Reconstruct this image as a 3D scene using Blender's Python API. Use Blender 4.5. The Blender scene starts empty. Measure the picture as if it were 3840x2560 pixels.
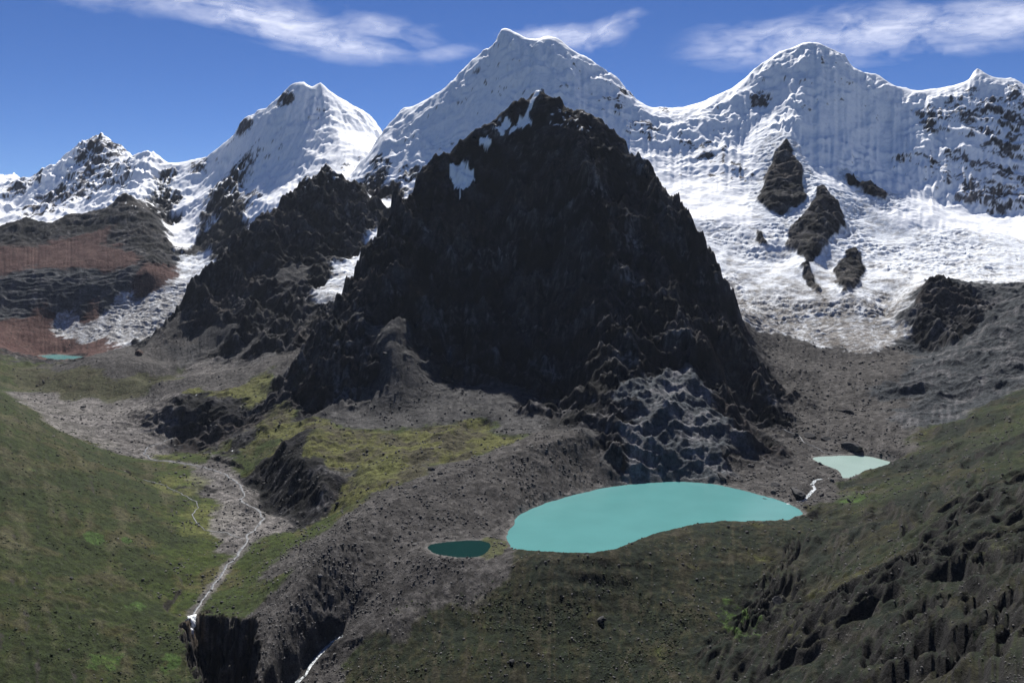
import bpy, math, random
import numpy as np

# ----------------------------------------------------------------------------- camera, sky, sun, exposure
sc = bpy.context.scene
F = 1829.0            # focal length in survey pixels (frame 2352 x 1568, 28 mm lens)
CU, CV = 1176.0, 600.0
CAMZ = 550.0          # metres above the turquoise lake
cam_d = bpy.data.cameras.new('camera')
cam_d.lens = 28.0
cam_d.sensor_width = 36.0
cam_d.shift_y = -(784.0 - CV) / 2352.0
cam_d.clip_start = 1.0
cam_d.clip_end = 200000.0
cam = bpy.data.objects.new('camera', cam_d)
cam.location = (0, 0, CAMZ)
cam.rotation_euler = (math.radians(90), 0, 0)
sc.collection.objects.link(cam)
sc.camera = cam

SUN_AZ, SUN_EL = -2.0, 51.0      # degrees right of the view direction, degrees above the horizon
world = bpy.data.worlds.new('World')
sc.world = world
world.use_nodes = True
wn = world.node_tree
wn.nodes.clear()
sky = wn.nodes.new('ShaderNodeTexSky')
sky.sky_type = 'NISHITA'
sky.sun_disc = False
sky.sun_elevation = math.radians(SUN_EL)
sky.sun_rotation = math.radians(SUN_AZ)
sky.altitude = 4900
sky.air_density = 1.0
sky.dust_density = 0.3
sky.ozone_density = 3.0
bg = wn.nodes.new('ShaderNodeBackground')
bg.inputs['Strength'].default_value = 0.061
wo = wn.nodes.new('ShaderNodeOutputWorld')
hs = wn.nodes.new('ShaderNodeHueSaturation')
hs.inputs['Saturation'].default_value = 1.2
hs.inputs['Hue'].default_value = 0.512
wn.links.new(sky.outputs[0], hs.inputs['Color'])
wn.links.new(hs.outputs[0], bg.inputs[0])
wn.links.new(bg.outputs[0], wo.inputs[0])

sun_d = bpy.data.lights.new('sun', 'SUN')
sun_d.energy = 5.0
sun_d.angle = math.radians(0.53)
sun_d.color = (1.0, 0.97, 0.92)
sun = bpy.data.objects.new('sun', sun_d)
sun.rotation_euler = (math.radians(90 - SUN_EL), 0, math.radians(180 - SUN_AZ))
sc.collection.objects.link(sun)

sc.view_settings.view_transform = 'Standard'
sc.view_settings.look = 'None'
sc.view_settings.exposure = 0.7
sc.view_settings.gamma = 1.0
sc.render.engine = 'CYCLES'
sc.cycles.max_bounces = 5
sc.cycles.diffuse_bounces = 4
sc.cycles.volume_bounces = 0
sc.cycles.use_denoising = True

RES = 1.0             # terrain mesh density
f32 = np.float32
rng = np.random.default_rng(7)
random.seed(7)

# ----------------------------------------------------------------------------- noise
def _h(xi, yi, seed):
    h = xi.astype(np.uint32) * np.uint32(374761393) + yi.astype(np.uint32) * np.uint32(668265263) + np.uint32((seed * 2246822519 + 974711) & 0xffffffff)
    h = (h ^ (h >> np.uint32(13))) * np.uint32(1274126177)
    return ((h ^ (h >> np.uint32(16))) >> np.uint32(4)) & np.uint32(255)
_ang = np.linspace(0, 2 * np.pi, 256, endpoint=False)
_gx, _gy = np.cos(_ang).astype(f32), np.sin(_ang).astype(f32)
def noise(x, y, seed=0):
    """Gradient noise, about -1..1."""
    x = np.asarray(x, f32); y = np.asarray(y, f32)
    x0 = np.floor(x); y0 = np.floor(y)
    fx = x - x0; fy = y - y0
    xi = x0.astype(np.int32); yi = y0.astype(np.int32)
    u = fx * fx * fx * (fx * (fx * 6 - 15) + 10); v = fy * fy * fy * (fy * (fy * 6 - 15) + 10)
    a = _h(xi, yi, seed); b = _h(xi + 1, yi, seed); c = _h(xi, yi + 1, seed); d = _h(xi + 1, yi + 1, seed)
    na = _gx[a] * fx + _gy[a] * fy
    nb = _gx[b] * (fx - 1) + _gy[b] * fy
    nc = _gx[c] * fx + _gy[c] * (fy - 1)
    nd = _gx[d] * (fx - 1) + _gy[d] * (fy - 1)
    return ((na + u * (nb - na)) * (1 - v) + (nc + u * (nd - nc)) * v) * f32(1.5)
def fbm(x, y, lam, octs, seed=0, gain=0.5):
    t = 0; a = 1.0; k = 1.0 / lam
    for i in range(octs):
        t = t + noise(x * k + 17.3 * i, y * k - 9.1 * i, seed + i) * f32(a)
        a *= gain; k *= 2.03
    return t
def ridged(x, y, lam, octs, seed=0, gain=0.5):
    """Sharp crests; about -1..1."""
    t = 0; a = 1.0; k = 1.0 / lam; w = 1.0
    for i in range(octs):
        n = 1 - np.abs(noise(x * k + 5.7 * i, y * k + 3.3 * i, seed + i)) * f32(1.6)
        n = np.clip(n, 0, 1); n = n * n
        t = t + n * w * f32(a)
        w = np.clip(n * 1.6, 0.15, 1)
        a *= gain; k *= 2.07
    return t - f32(0.85)

# ----------------------------------------------------------------------------- survey of the place
# Survey stations: (u, v) bearing in the frame and forward distance Y (or height z) give a point of the ground.
PX, PY, PZ, PC, PR, PB = [], [], [], [], [], []
CLS = 'SIRKGMVLT'     # snow, ice, dark rock, red scree, grass, moraine, gravel, grey slab, scree
REG = []
def w(u, v, Y):
    return (u - CU) / F * Y, Y, CAMZ - (v - CV) / F * Y
def g(u, v, z):
    return w(u, v, (CAMZ - z) * F / (v - CV))
def add(p, cls, reg, bk=0):
    if reg not in REG: REG.append(reg)
    PX.append(p[0]); PY.append(p[1]); PZ.append(p[2]); PC.append(CLS.index(cls)); PR.append(REG.index(reg)); PB.append(bk)
def pts(reg, cls, L):
    for t in L: add(w(*t[:3]), t[3] if len(t) > 3 else cls, reg)
def zpts(reg, cls, L):
    for t in L: add(g(*t[:3]), t[3] if len(t) > 3 else cls, reg)
def xyz(reg, cls, L):
    for t in L: add(t, cls, reg)
def line(reg, cls, L, step=45, back=None, mode=w):
    P = [np.array(mode(*t[:3])) for t in L]
    for i in range(len(P) - 1):
        n = max(1, int(np.linalg.norm(P[i + 1] - P[i]) / step))
        for k in range(n + (i == len(P) - 2)):
            p = P[i] + (P[i + 1] - P[i]) * k / n
            add(p, cls, reg)
            if back and k % 2 == 0:
                for dY, drop in back:
                    add((p[0] * (1 + dY / p[1]), p[1] + dY, max(p[2] - drop, 120)), cls, reg, dY)

def ss(a, lo, hi):
    t = np.clip((a - lo) / (hi - lo), 0, 1); return t * t * (3 - 2 * t)
BK = [(160, 190), (500, 560)]
# --- far snow peaks
line('west_peak', 'S', [(-200,430,7900),(-80,440,7900),(0,432,7800),(33,399,7700),(59,421,7650),(82,427,7600),(113,405,7550),(129,399,7530),(156,378,7500),(176,354,7470),(203,329,7440),(234,309,7400),(250,317,7380),(266,335,7350),(295,358,7250),(313,362,7150),(340,352,6950),(346,347,6900),(371,370,6950),(391,390,7050)], 70, [(300,330)])
line('west_peak', 'S', [(346,347,6900),(335,390,6650),(318,430,6400),(300,450,6250)], 70)
pts('west_peak', 'S', [(250,400,6900),(200,400,6950),(150,420,6950),(100,470,6750),(40,470,6900),(0,500,6600),(200,460,6550),(270,440,6500),(230,480,6300),(140,490,6350),(-100,520,6400)])
pts('west_peak', 'R', [(375,420,6650),(385,470,6350),(360,450,6400),(385,520,6050)])
line('twin_peak', 'S', [(391,390,7050),(399,390,7000),(414,376,6950),(438,366,6900),(465,362,6850),(480,358,6800),(508,331,6720),(543,308,6650),(547,292,6640),(566,268,6600),(594,253,6580),(621,245,6560),(650,215,6530),(674,191,6500),(695,189,6470),(717,201,6490),(736,186,6500),(758,211,6530),(791,230,6560),(806,244,6580),(830,254,6610),(857,277,6640),(877,303,6660),(920,380,6700)], 70, [(300,330)])
line('twin_peak', 'S', [(695,189,6470),(713,230,6350),(744,281,6190),(779,308,6080),(810,328,5980),(842,348,5880)], 60)
pts('twin_peak', 'S', [(650,280,6250),(600,320,6250),(560,350,6350),(650,350,6050),(700,330,6050),(750,370,5800),(600,420,5850),(660,420,5750),(480,400,6600),(430,420,6550),(520,390,6450),(580,480,5600),(700,400,5750),(820,300,6250),(560,440,6000),(620,380,6050),(450,450,6350),(500,500,5750),(620,470,5500),(800,400,5500)])
line('twin_peak', 'R', [(545,390,6250),(520,440,5950),(510,500,5700),(515,545,5500),(500,570,5420)], 60)
pts('twin_peak', 'R', [(470,545,5650),(490,520,5700),(530,560,5420)])
line('great_peak', 'S', [(800,425,5225),(830,380,5295),(853,344,5375),(877,309,5405),(896,281,5435),(926,244,5475),(955,242,5475),(986,227,5455),(1010,213,5435),(1033,195,5415),(1064,160,5385),(1084,141,5365),(1115,117,5335),(1135,101,5305),(1152,65,5275),(1166,64,5275),(1197,82,5275),(1228,92,5275),(1252,83,5285),(1283,88,5285),(1306,106,5275),(1334,127,5265),(1369,148,5245),(1400,168,5235),(1424,182,5225),(1439,211,5215),(1451,225,5205),(1478,240,5195),(1492,254,5185)], 55, [(250,300),(800,800)])
line('great_peak', 'S', [(926,244,5475),(925,300,5260),(928,360,5050),(930,410,4900)], 60)
pts('great_peak', 'S', [(1000,300,5120),(1050,260,5130),(1000,360,4960),(1080,300,4980),(1120,200,5120),(1180,150,5110),(1200,200,5000),(1280,150,5090),(1300,210,4960),(1360,220,5000),(1400,270,4900),(1150,280,4920),(960,330,5080),(1450,320,4800),(1100,400,4650),(1250,300,4750),(1350,330,4700),(890,330,5220),(900,400,5000)])
pts('great_peak', 'R', [(870,420,5000),(850,450,4850),(900,450,4800),(820,440,4950)])
line('dome_peak', 'S', [(1492,254,5205),(1506,250,5200),(1529,247,5195),(1544,255,5190),(1564,253,5185),(1603,243,5175),(1642,223,5165),(1673,210,5155),(1697,190,5145),(1728,167,5135),(1751,147,5125),(1775,128,5115),(1790,118,5110),(1829,107,5100),(1855,98,5095),(1880,100,5085),(1907,114,5075),(1931,122,5065),(1947,139,5055),(1962,161,5045),(1974,169,5035),(1993,167,5025),(2013,169,5005),(2032,184,4985),(2056,200,4965)], 55, [(250,300),(800,800)])
line('east_peak', 'S', [(2056,200,4955),(2079,204,4935),(2115,210,4905),(2142,204,4885),(2173,198,4865),(2212,190,4845),(2228,186,4840),(2236,165,4837),(2243,156,4835),(2255,165,4830),(2267,178,4825),(2290,180,4805),(2325,176,4775),(2352,196,4745),(2450,220,4645),(2600,200,4535),(2900,260,4385)], 55, [(250,300),(800,800)])
pts('dome_peak', 'S', [(1540,330,4780),(1600,330,4760),(1600,390,4560),(1520,400,4560),(1700,260,4880),(1700,330,4690),(1760,260,4840),(1860,180,4860),(1850,240,4730),(1930,220,4790),(1930,300,4650),(1780,200,4920),(1740,400,4430),(1650,400,4500),(1980,260,4760),(2040,280,4740),(2000,340,4600),(1640,440,4350),(1580,440,4380),(1700,455,4300)])
pts('east_peak', 'S', [(2100,280,4690),(2100,350,4530),(2180,270,4650),(2180,350,4480),(2250,250,4620),(2250,350,4430),(2330,280,4520),(2330,380,4330),(2150,420,4360),(2060,400,4450),(2260,440,4250),(2340,460,4180),(2450,400,4200),(2450,490,4000),(2700,500,3800)])
# --- east glacier and its nunataks
line('east_glacier', 'S', [(1830,272,4640),(1848,305,4590),(1900,335,4520),(1955,350,4500),(2000,388,4430),(2080,425,4360),(2170,455,4280),(2260,480,4210),(2352,495,4120)], 60)
pts('east_glacier', 'S', [(1600,478,4200),(1650,490,4120),(1700,490,4120),(1900,400,4350),(1960,430,4280),(2050,480,4130),(2150,500,4080),(2250,505,4080),(2350,515,4030),(1980,400,4380),(1870,370,4450)])
pts('east_glacier', 'I', [(1620,530,4000),(1690,540,3950),(1640,580,3830),(1740,590,3780),(1700,640,3600),(1780,640,3580),(1760,690,3400),(1840,690,3350),(1800,740,3230),(1860,760,3130),(1720,720,3200),(1960,500,4080),(2000,540,3950),(2100,550,3900),(2200,550,3880),(2340,560,3830),(2000,600,3700),(2090,610,3620),(2200,620,3550),(2300,640,3450),(2352,640,3430),(1900,620,3650),(1890,670,3400),(1930,690,3320),(2040,690,3350),(2080,640,3450),(1960,750,3130),(2030,720,3220),(2050,760,3080),(1990,790,2990),(2500,600,3500),(2480,650,3300),(1800,600,3750)])
line('east_glacier', 'I', [(1805,335,4500),(1800,380,4400),(1790,430,4270),(1770,475,4120)], 40)
pts('east_glacier', 'I', [(1760,400,4400),(1830,400,4330),(1840,450,4200),(1800,490,4060),(1745,455,4250)])
line('east_glacier', 'I', [(1882,430,4150),(1880,480,4020),(1890,520,3900),(1870,560,3790),(1850,605,3620)], 40)
pts('east_glacier', 'I', [(1925,500,4010),(1815,535,3920),(1840,490,4040),(1930,540,3900),(1830,575,3770)])
pts('east_glacier', 'I', [(1960,580,3760),(1945,640,3520),(1920,610,3650),(1985,610,3640),(1960,680,3330),(1745,530,3960),(1748,560,3850),(1950,412,4330),(1990,430,4270),(2030,455,4190)])
# --- east debris, slabs and dome
pts('east_slabs', 'L', [(2140,640,3200),(2200,665,3120),(2280,700,2990),(2110,800,2930),(2180,795,2870),(2280,722,2880),(2090,720,3080),(2352,690,2850),(2300,745,2740),(2200,805,2690),(2100,885,2530),(2200,905,2420),(2300,850,2450),(2352,790,2550),(2150,945,2310),(2250,920,2310),(2060,900,2540),(2120,850,2640),(2450,800,2500),(2450,650,2900),(2700,700,2700),(2360,870,2360)])
pts('east_debris', 'M', [(1750,880,2740),(1800,950,2500),(1840,850,2800),(1900,900,2650),(1950,880,2690),(2020,860,2690),(2040,920,2510),(1960,960,2400),(1990,1010,2250),(1740,990,2360),(1850,1020,2230),(1700,1080,2050),(1780,1115,1935),(1850,1128,1850),(1880,1100,1920),(1765,850,2800),(1740,800,2980),(1780,800,3020),(1840,800,3000),(1910,840,2870),(1950,820,2930),(2050,820,2880),(1900,980,2350),(1680,1000,2330),(1700,940,2520)])
# --- west: red ridge, glacier
line('red_ridge', 'R', [(-200,540,5600),(-80,530,5600),(0,520,5600),(60,497,5700),(110,513,5700),(170,488,5800),(240,478,5900),(262,465,5900),(285,440,5900),(310,470,5820),(345,490,5750),(375,540,5600)], 70, [(150,60)])
pts('red_ridge', 'R', [(330,560,5400),(300,530,5550),(360,590,5250),(60,540,5520),(200,520,5650)])
pts('red_ridge', 'K', [(200,560,5420),(120,580,5320),(60,590,5260),(280,590,5250),(230,600,5180),(340,625,5070),(150,600,5200),(0,600,5200),(-150,620,5100)])
pts('west_slabs', 'L', [(200,640,5030),(100,640,5010),(30,640,5000),(290,640,5050),(250,680,4950),(150,680,4930),(60,690,4880),(-100,720,4750),(0,720,4790),(190,700,4900)])
pts('west_debris', 'K', [(100,725,4820),(200,712,4880),(330,670,5010),(380,620,5180),(30,750,4690),(70,770,4650),(130,790,4600),(60,795,4560),(0,790,4450),(200,795,4560)])
pts('west_glacier', 'S', [(430,470,6200),(435,510,5980),(400,530,5850),(400,560,5680),(440,560,5680)])
pts('west_glacier', 'I', [(460,600,5400),(430,630,5220),(400,655,5060),(350,680,4960),(320,705,4890),(280,715,4870),(250,740,4790),(180,755,4760),(150,745,4820),(210,770,4690),(300,750,4680),(360,700,4850),(460,625,5180)])
# --- second dark mountain
line('shadow_mountain', 'R', [(745,375,4600),(720,395,4560),(700,412,4520),(672,435,4470),(655,450,4450),(625,480,4400),(600,492,4370),(575,520,4330),(550,540,4300),(520,575,4240),(500,590,4220),(488,612,4200),(440,650,4120),(405,705,4030),(372,750,3950)], 45, [(150,160),(450,420)])
line('shadow_mountain', 'R', [(745,375,4600),(770,395,4580),(790,412,4560),(815,425,4540),(835,445,4500),(870,485,4440),(885,515,4400)], 45, [(200,220)])
line('shadow_mountain', 'R', [(745,375,4600),(715,450,4420),(680,520,4260),(640,590,4080),(610,640,3950),(570,700,3800),(545,770,3600)], 50)
pts('shadow_mountain', 'R', [(800,520,4330),(760,560,4200),(700,600,4060),(660,560,4150),(560,620,4060),(500,660,4020),(470,700,3950),(600,570,4150),(820,580,4180),(740,640,3920),(690,660,3850),(640,700,3740),(680,740,3560),(620,770,3500),(580,800,3420),(650,800,3340),(700,720,3600),(560,740,3650),(480,740,3860)])
pts('shadow_mountain', 'T', [(640,640,3930),(690,630,3960),(480,760,3780),(520,760,3720)])
pts('gully_ice', 'S', [(870,465,4600),(885,480,4550),(872,540,4270),(850,570,4150)])
pts('gully_ice', 'I', [(820,610,3980),(790,640,3850),(760,670,3700)])
pts('gully_ice', 'R', [(730,710,3560),(700,760,3400),(670,800,3270)])
# --- central dark mountain
line('dark_mountain', 'R', [(1240,198,3250),(1215,225,3245),(1182,236,3245),(1160,255,3240),(1130,270,3240),(1110,288,3240),(1085,302,3240),(1060,325,3240),(1045,345,3240),(1005,355,3240),(985,370,3238),(960,395,3230),(935,425,3215),(915,460,3195),(895,480,3180),(870,530,3140),(850,570,3100),(825,610,3060),(800,650,3020),(780,690,2980),(745,735,2930),(735,760,2910)], 35, [(130,170),(420,480)])
line('dark_mountain', 'R', [(1255,200,3250),(1280,225,3240),(1305,240,3230),(1330,265,3220),(1365,272,3200),(1390,290,3190),(1440,325,3160),(1470,360,3120),(1500,385,3085),(1530,405,3055),(1555,420,3030),(1575,455,2990),(1595,500,2945),(1610,540,2910),(1617,580,2880),(1630,620,2840),(1650,665,2795),(1670,710,2750),(1690,760,2700),(1715,820,2620),(1725,855,2570),(1735,900,2490),(1745,950,2400)], 35, [(90,170),(300,420)])
line('dark_mountain', 'R', [(1245,199,3250),(1290,310,3080),(1330,380,2955),(1350,420,2885),(1375,520,2745),(1390,620,2625),(1400,720,2505),(1395,850,2335),(1388,930,2205),(1395,1010,2085),(1425,1090,2000)], 30)
line('dark_mountain', 'R', [(1440,325,3160),(1460,420,3010),(1490,520,2870),(1530,620,2735),(1570,700,2625),(1610,780,2515),(1650,860,2410),(1690,940,2300),(1715,1000,2215)], 40)
line('dark_mountain', 'R', [(1060,330,3240),(1000,420,3150),(940,480,3080),(895,540,2990),(885,600,2910),(890,660,2830),(905,712,2755)], 35)
line('dark_mountain', 'R', [(1160,258,3238),(1190,330,3150),(1210,400,3070),(1240,470,2990)], 35)
pts('dark_mountain', 'R', [(1050,420,3130),(1050,500,3060),(1100,600,2950),(1150,700,2840),(1000,680,2820),(975,780,2700),(1050,820,2690),(1120,500,3050),(1130,420,3120),(1200,560,2960),(1200,700,2830),(1200,820,2710),(1270,620,2860),(1270,760,2720),(1300,860,2580),(1310,930,2400),(1250,950,2330),(970,600,2930),(945,700,2780),(1060,700,2820),(1110,860,2610),(1460,650,2610),(1470,750,2490),(1520,820,2420),(1300,480,2920),(1420,460,2860),(800,700,2900),(830,660,2930),(855,700,2810),(820,730,2790),(1560,540,2860),(1590,640,2760),(1340,700,2620),(1350,800,2500)])
pts('dark_mountain', 'L', [(1450,870,2250),(1412,900,2215),(1500,900,2230),(1560,960,2165),(1620,1000,2125),(1600,1060,2040),(1450,1010,2070),(1500,1060,2025),(1450,1080,2005),(1640,1080,2020),(1660,960,2240),(1650,1040,2080),(1550,880,2300),(1600,900,2320),(1540,1020,2070)])
pts('dark_mountain', 'T', [(960,930,2460),(1100,905,2480),(1165,905,2460),(1190,1000,2190),(930,900,2500),(900,765,2660),(885,830,2590),(850,900,2550),(770,958,2480),(850,960,2440),(1050,950,2360),(1130,960,2310),(870,790,2640),(905,735,2705),(893,775,2650),(895,810,2600),(908,855,2545),(925,905,2485),(850,765,2720),(865,775,2690),(1350,1000,2090),(1400,1080,1985),(900,960,2420)])
line('dark_knoll', 'R', [(665,868,2690),(700,815,2720),(735,765,2750),(765,740,2765),(790,733,2760),(820,755,2730),(850,800,2660),(868,850,2590)], 30, [(60,10)])
pts('dark_knoll', 'R', [(700,860,2660),(690,905,2610),(740,930,2540),(770,830,2650),(800,880,2590),(840,888,2560),(760,880,2610),(720,830,2690),(820,820,2660)])
# --- green bench and the valley
pts('bench', 'G', [(440,890,2920),(560,900,2860),(700,900,2680),(650,945,2560),(560,930,2740),(680,1005,2310),(820,1100,1900),(800,1000,2250),(900,1050,2020),(1050,1050,2020),(1150,1020,2120),(870,1085,1940),(1000,1000,2200),(1100,975,2290),(600,870,2930),(720,970,2420),(620,980,2450),(780,1050,2090),(520,905,2850),(700,1060,2080),(930,1090,1860),(1080,1010,2140)])
line('bench', 'R', [(640,1024,2195),(680,1045,2090),(710,1062,2020),(735,1090,1960),(752,1130,1900)], 25)
line('bench', 'R', [(605,1090,-38),(630,1125,-46),(655,1150,-52),(680,1175,-54),(700,1190,-54)], 25, None, g)
line('bench', 'R', [(408,902,2810),(430,935,2740),(470,935,2730),(510,925,2720),(545,945,2680)], 25)
line('bench', 'R', [(400,1000,-36),(440,1000,-34),(480,1003,-30),(520,995,-20),(548,985,-8)], 25, None, g)
pts('bench', 'R', [(535,1003,2480),(560,1008,2440)])
pts('bench', 'G', [(660,1010,2270),(720,1035,2120),(770,1070,2040),(790,1120,1900)])
zpts('valley', 'G', [(600,1045,-12),(520,1030,-34),(440,1045,-42),(400,1090,-44),(470,1160,-54),(430,1200,-55),(720,1212,-46),(520,1380,-84),(560,1300,-80),(600,1360,-76),(560,1400,-88),(480,1250,-68),(640,1240,-62)])
zpts('valley', 'V', [(330,1035,-36),(480,1085,-47),(560,1130,-56),(600,1180,-64),(540,1250,-72),(250,960,-20),(350,930,-15),(380,1000,-35),(150,955,-6),(300,1000,-30),(200,920,-2),(100,912,4),(520,1160,-60),(560,1200,-66),(640,1205,-62)])
zpts('valley', 'G', [(500,1310,-79),(465,1360,-85),(445,1398,-90),(470,1290,-76),(430,1340,-80)])
zpts('mound', 'G', [(90,892,6),(260,915,-8),(350,888,12),(170,912,-4)])
pts('mound', 'M', [(290,812,3600),(330,832,3520)])
pts('mound', 'M', [(200,820,3550),(270,860,3400)])
pts('mound', 'G', [(230,880,3340),(360,872,3280),(140,860,3400),(310,870,3350)])
pts('valley', 'M', [(375,890,3230),(430,865,3200),(520,850,3170),(600,835,3140),(680,812,3080),(400,912,2980),(520,892,2950),(640,862,2950)])
pts('valley', 'V', [(480,842,3480),(540,845,3380),(560,850,3330)])
pts('valley', 'T', [(500,795,3680),(560,802,3560),(420,800,3720),(600,822,3300)])
pts('valley', 'M', [(410,732,3920),(350,772,3880),(440,782,3780),(330,802,3880),(370,830,3650),(260,805,4250)])
# --- lake moraine
line('moraine', 'M', [(1330,1000,2060),(1260,1020,2000),(1200,1040,1950),(1100,1070,1880),(1000,1105,1800),(930,1140,1730),(860,1180,1650),(800,1212,1580),(760,1260,1490),(700,1340,1408),(650,1430,1328),(620,1500,1268),(605,1568,1218),(590,1700,1110)], 30)
pts('moraine', 'M', [(1240,1105,1865),(1340,1075,1985),(1100,1150,1740),(1150,1120,1780),(1000,1180,1660),(950,1225,1600),(880,1250,1555),(900,1310,1485),(830,1300,1490),(720,1250,1630),(660,1300,1580),(620,1400,1440)])
zpts('moraine', 'M', [(1040,1300,-6),(980,1335,-26),(900,1370,-50),(800,1440,-90),(720,1525,-118),(690,1568,-128),(650,1750,-160)])
# --- lake beds and far shores
zpts('moraine', 'M', [(1300,1200,-8),(1400,1180,-8),(1500,1160,-8),(1600,1150,-8),(1700,1165,-8),(1250,1230,-8),(1350,1240,-8),(1240,1158,1),(1290,1143,1),(1330,1131,1),(1375,1121,1),(1070,1260,-3),(1170,1200,1)])
zpts('dark_mountain', 'L', [(1440,1110,1),(1500,1105,2),(1570,1103,2),(1640,1109,1)])
zpts('east_debris', 'M', [(1690,1119,1),(1740,1132,1),(1800,1149,1),(1960,1065,21),(1990,1060,21),(1930,1052,23)])
zpts('west_debris', 'K', [(130,828,17),(110,824,17),(160,824,17),(80,815,22),(150,811,23)])
# --- hill in front of the lake
pts('hill', 'M', [(1080,1303,1440),(1150,1298,1436),(1000,1350,1410),(900,1420,1350)])
line('hill', 'G', [(1200,1288,1428),(1360,1282,1418),(1440,1256,1470),(1500,1234,1515),(1600,1212,1570),(1700,1203,1610),(1790,1192,1670)], 30)
pts('hill', 'G', [(1200,1400,1330),(1200,1568,1195),(1400,1400,1335),(1400,1568,1190),(1000,1450,1320),(1000,1568,1200),(850,1500,1310),(850,1568,1240),(1600,1400,1325),(1560,1568,1165),(1500,1450,1295),(1500,1330,1405),(1650,1300,1440),(1300,1700,1100),(1000,1700,1090),(1550,1700,1060)])
# --- east slope (the photographer's own hillside)
pts('east_slope', 'G', [(1650,1500,1225),(1650,1568,1160),(1780,1380,1370),(1850,1280,1500),(1720,1440,1290),(1850,1184,1712),(1960,1112,1860),(2050,1068,1990),(2200,980,2080),(2300,920,2230),(2400,870,2280),(2352,1568,620),(2352,1300,880),(2352,1100,1230),(2352,1000,1580),(2100,1568,770),(2100,1300,1060),(2100,1150,1440),(2100,1065,1880),(1900,1568,910),(1900,1400,1120),(1900,1250,1480),(1800,1568,1000),(1720,1568,1090),(2230,1450,800),(2230,1200,1150),(2000,1450,960),(2000,1200,1480),(2230,1050,1650),(2500,1500,600),(2500,1200,950),(2600,1000,1500)])
xyz('east_slope', 'G', [(0,0,540),(-300,0,430),(400,0,640),(0,300,330),(300,300,370),(-300,300,180),(600,300,500),(0,600,120),(300,600,190),(600,600,350),(800,900,420),(1200,1000,520),(1800,1500,650),(-250,600,-210),(150,800,20),(0,900,-110),(200,950,-70),(-150,800,-200),(2300,2000,750)])
# --- west slope
_fy = np.array([600, 950, 1130, 1228, 1335, 1395, 1503, 1742, 2018, 2390, 2900, 3300])
_fx = np.array([-330, -420, -470, -500, -565, -622, -653, -720, -878, -1210, -1750, -2060])
_fz = np.array([-180, -140, -115, -102, -88, -62, -52, -52, -34, -22, 0, 18])
for Yq in (800, 950, 1100, 1250, 1400, 1550, 1750, 1950, 2200, 2500, 2900, 3300):
    fx_, fz_ = np.interp(Yq, _fy, _fx), np.interp(Yq, _fy, _fz)
    for off, hz in ((0, 0), (70, 26), (200, 98), (380, 205), (650, 370), (1000, 560)):
        add((fx_ - off, Yq, fz_ + hz), 'G', 'west_slope')
xyz('west_slope', 'G', [(-700,500,100),(-3500,4000,900)])
xyz('far', 'M', [(-9000,9000,300),(9000,9000,600),(0,9500,700),(-6000,12000,0),(6000,12000,0),(4200,3200,900),(4500,6000,1000),(-6500,6000,800),(0,12000,0)])

PX, PY, PZ = (np.array(a, np.float64) for a in (PX, PY, PZ))
PC = np.array(PC); PR = np.array(PR); PB = np.array(PB, float)
# far sides of crests are guesses: drop those that a real station contradicts
_r = PB == 0
_d = np.sqrt((PX[:, None] - PX[None, _r]) ** 2 + (PY[:, None] - PY[None, _r]) ** 2).min(1)
_k = _r | (_d > 0.8 * PB)
PX, PY, PZ, PC, PR = PX[_k], PY[_k], PZ[_k], PC[_k], PR[_k]
print('stations', len(PX))

# ----------------------------------------------------------------------------- interpolate the survey
rows = [(60, 700, 30), (700, 1000, 6.5), (1000, 1400, 3.2), (1400, 2000, 3.4), (2000, 2400, 3.4), (2400, 3260, 2.7), (3260, 4000, 6.0),
        (4000, 4650, 4.5), (4650, 5200, 4.5), (5200, 5500, 9), (5500, 7700, 11), (7700, 8400, 60), (8400, 12000, 400)]
YR = np.concatenate([np.arange(a, b, s / RES) for a, b, s in rows] + [[12000.0]])
ds = 0.00138 / RES
SC = np.concatenate([np.linspace(-1.15, -0.70, 50)[:-1], np.arange(-0.70, 0.70, ds), np.linspace(0.70, 1.15, 50)])
NR, NC = len(YR), len(SC)
print('grid', NR, NC, NR * NC)
# coarse nodes
cs = np.linspace(-1.16, 1.16, 440)
sub = max(1, int(3.1 * RES))
cr = np.concatenate([np.arange(0, NR - 1, sub), [NR - 1]])
CYr = YR[cr]
cX = (cs[None, :] * CYr[:, None]); cY = np.repeat(CYr[:, None], len(cs), 1)

N = len(PX)
dx = PX[:, None] - PX[None, :]; dy = PY[:, None] - PY[None, :]
D = np.sqrt(dx * dx + dy * dy + 36.0)
A = np.zeros((N + 3, N + 3)); A[:N, :N] = -D + np.eye(N) * 2.0
A[:N, N] = 1; A[:N, N + 1] = PX / 1000; A[:N, N + 2] = PY / 1000
A[N:, :N] = A[:N, N:].T
co = np.linalg.solve(A, np.concatenate([PZ, [0, 0, 0]]))
onehot = np.zeros((N, len(CLS) + len(REG)), f32)
onehot[np.arange(N), PC] = 1; onehot[np.arange(N), len(CLS) + PR] = 1
PXf, PYf = PX.astype(f32), PY.astype(f32); cof = co[:N].astype(f32)
scl = (1.0 / PYf.clip(400) ** 2).astype(f32)
CH = 512
def survey(qx, qy):
    n = len(qx); Z = np.empty(n, np.float64); W = np.empty((n, onehot.shape[1]), f32)
    for i in range(0, n, CH):
        a = qx[i:i + CH].astype(f32)[:, None] - PXf; b = qy[i:i + CH].astype(f32)[:, None] - PYf
        d2 = a * a + b * b
        Z[i:i + CH] = -(np.sqrt(d2 + f32(36.0)) @ cof)
        d2 *= scl; d2 += f32(4e-5); d2 *= d2; wt = np.reciprocal(d2, out=d2)
        W[i:i + CH] = wt @ onehot
    Z += co[N] + co[N + 1] * qx / 1000 + co[N + 2] * qy / 1000
    return Z, W
import time as _t
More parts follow.
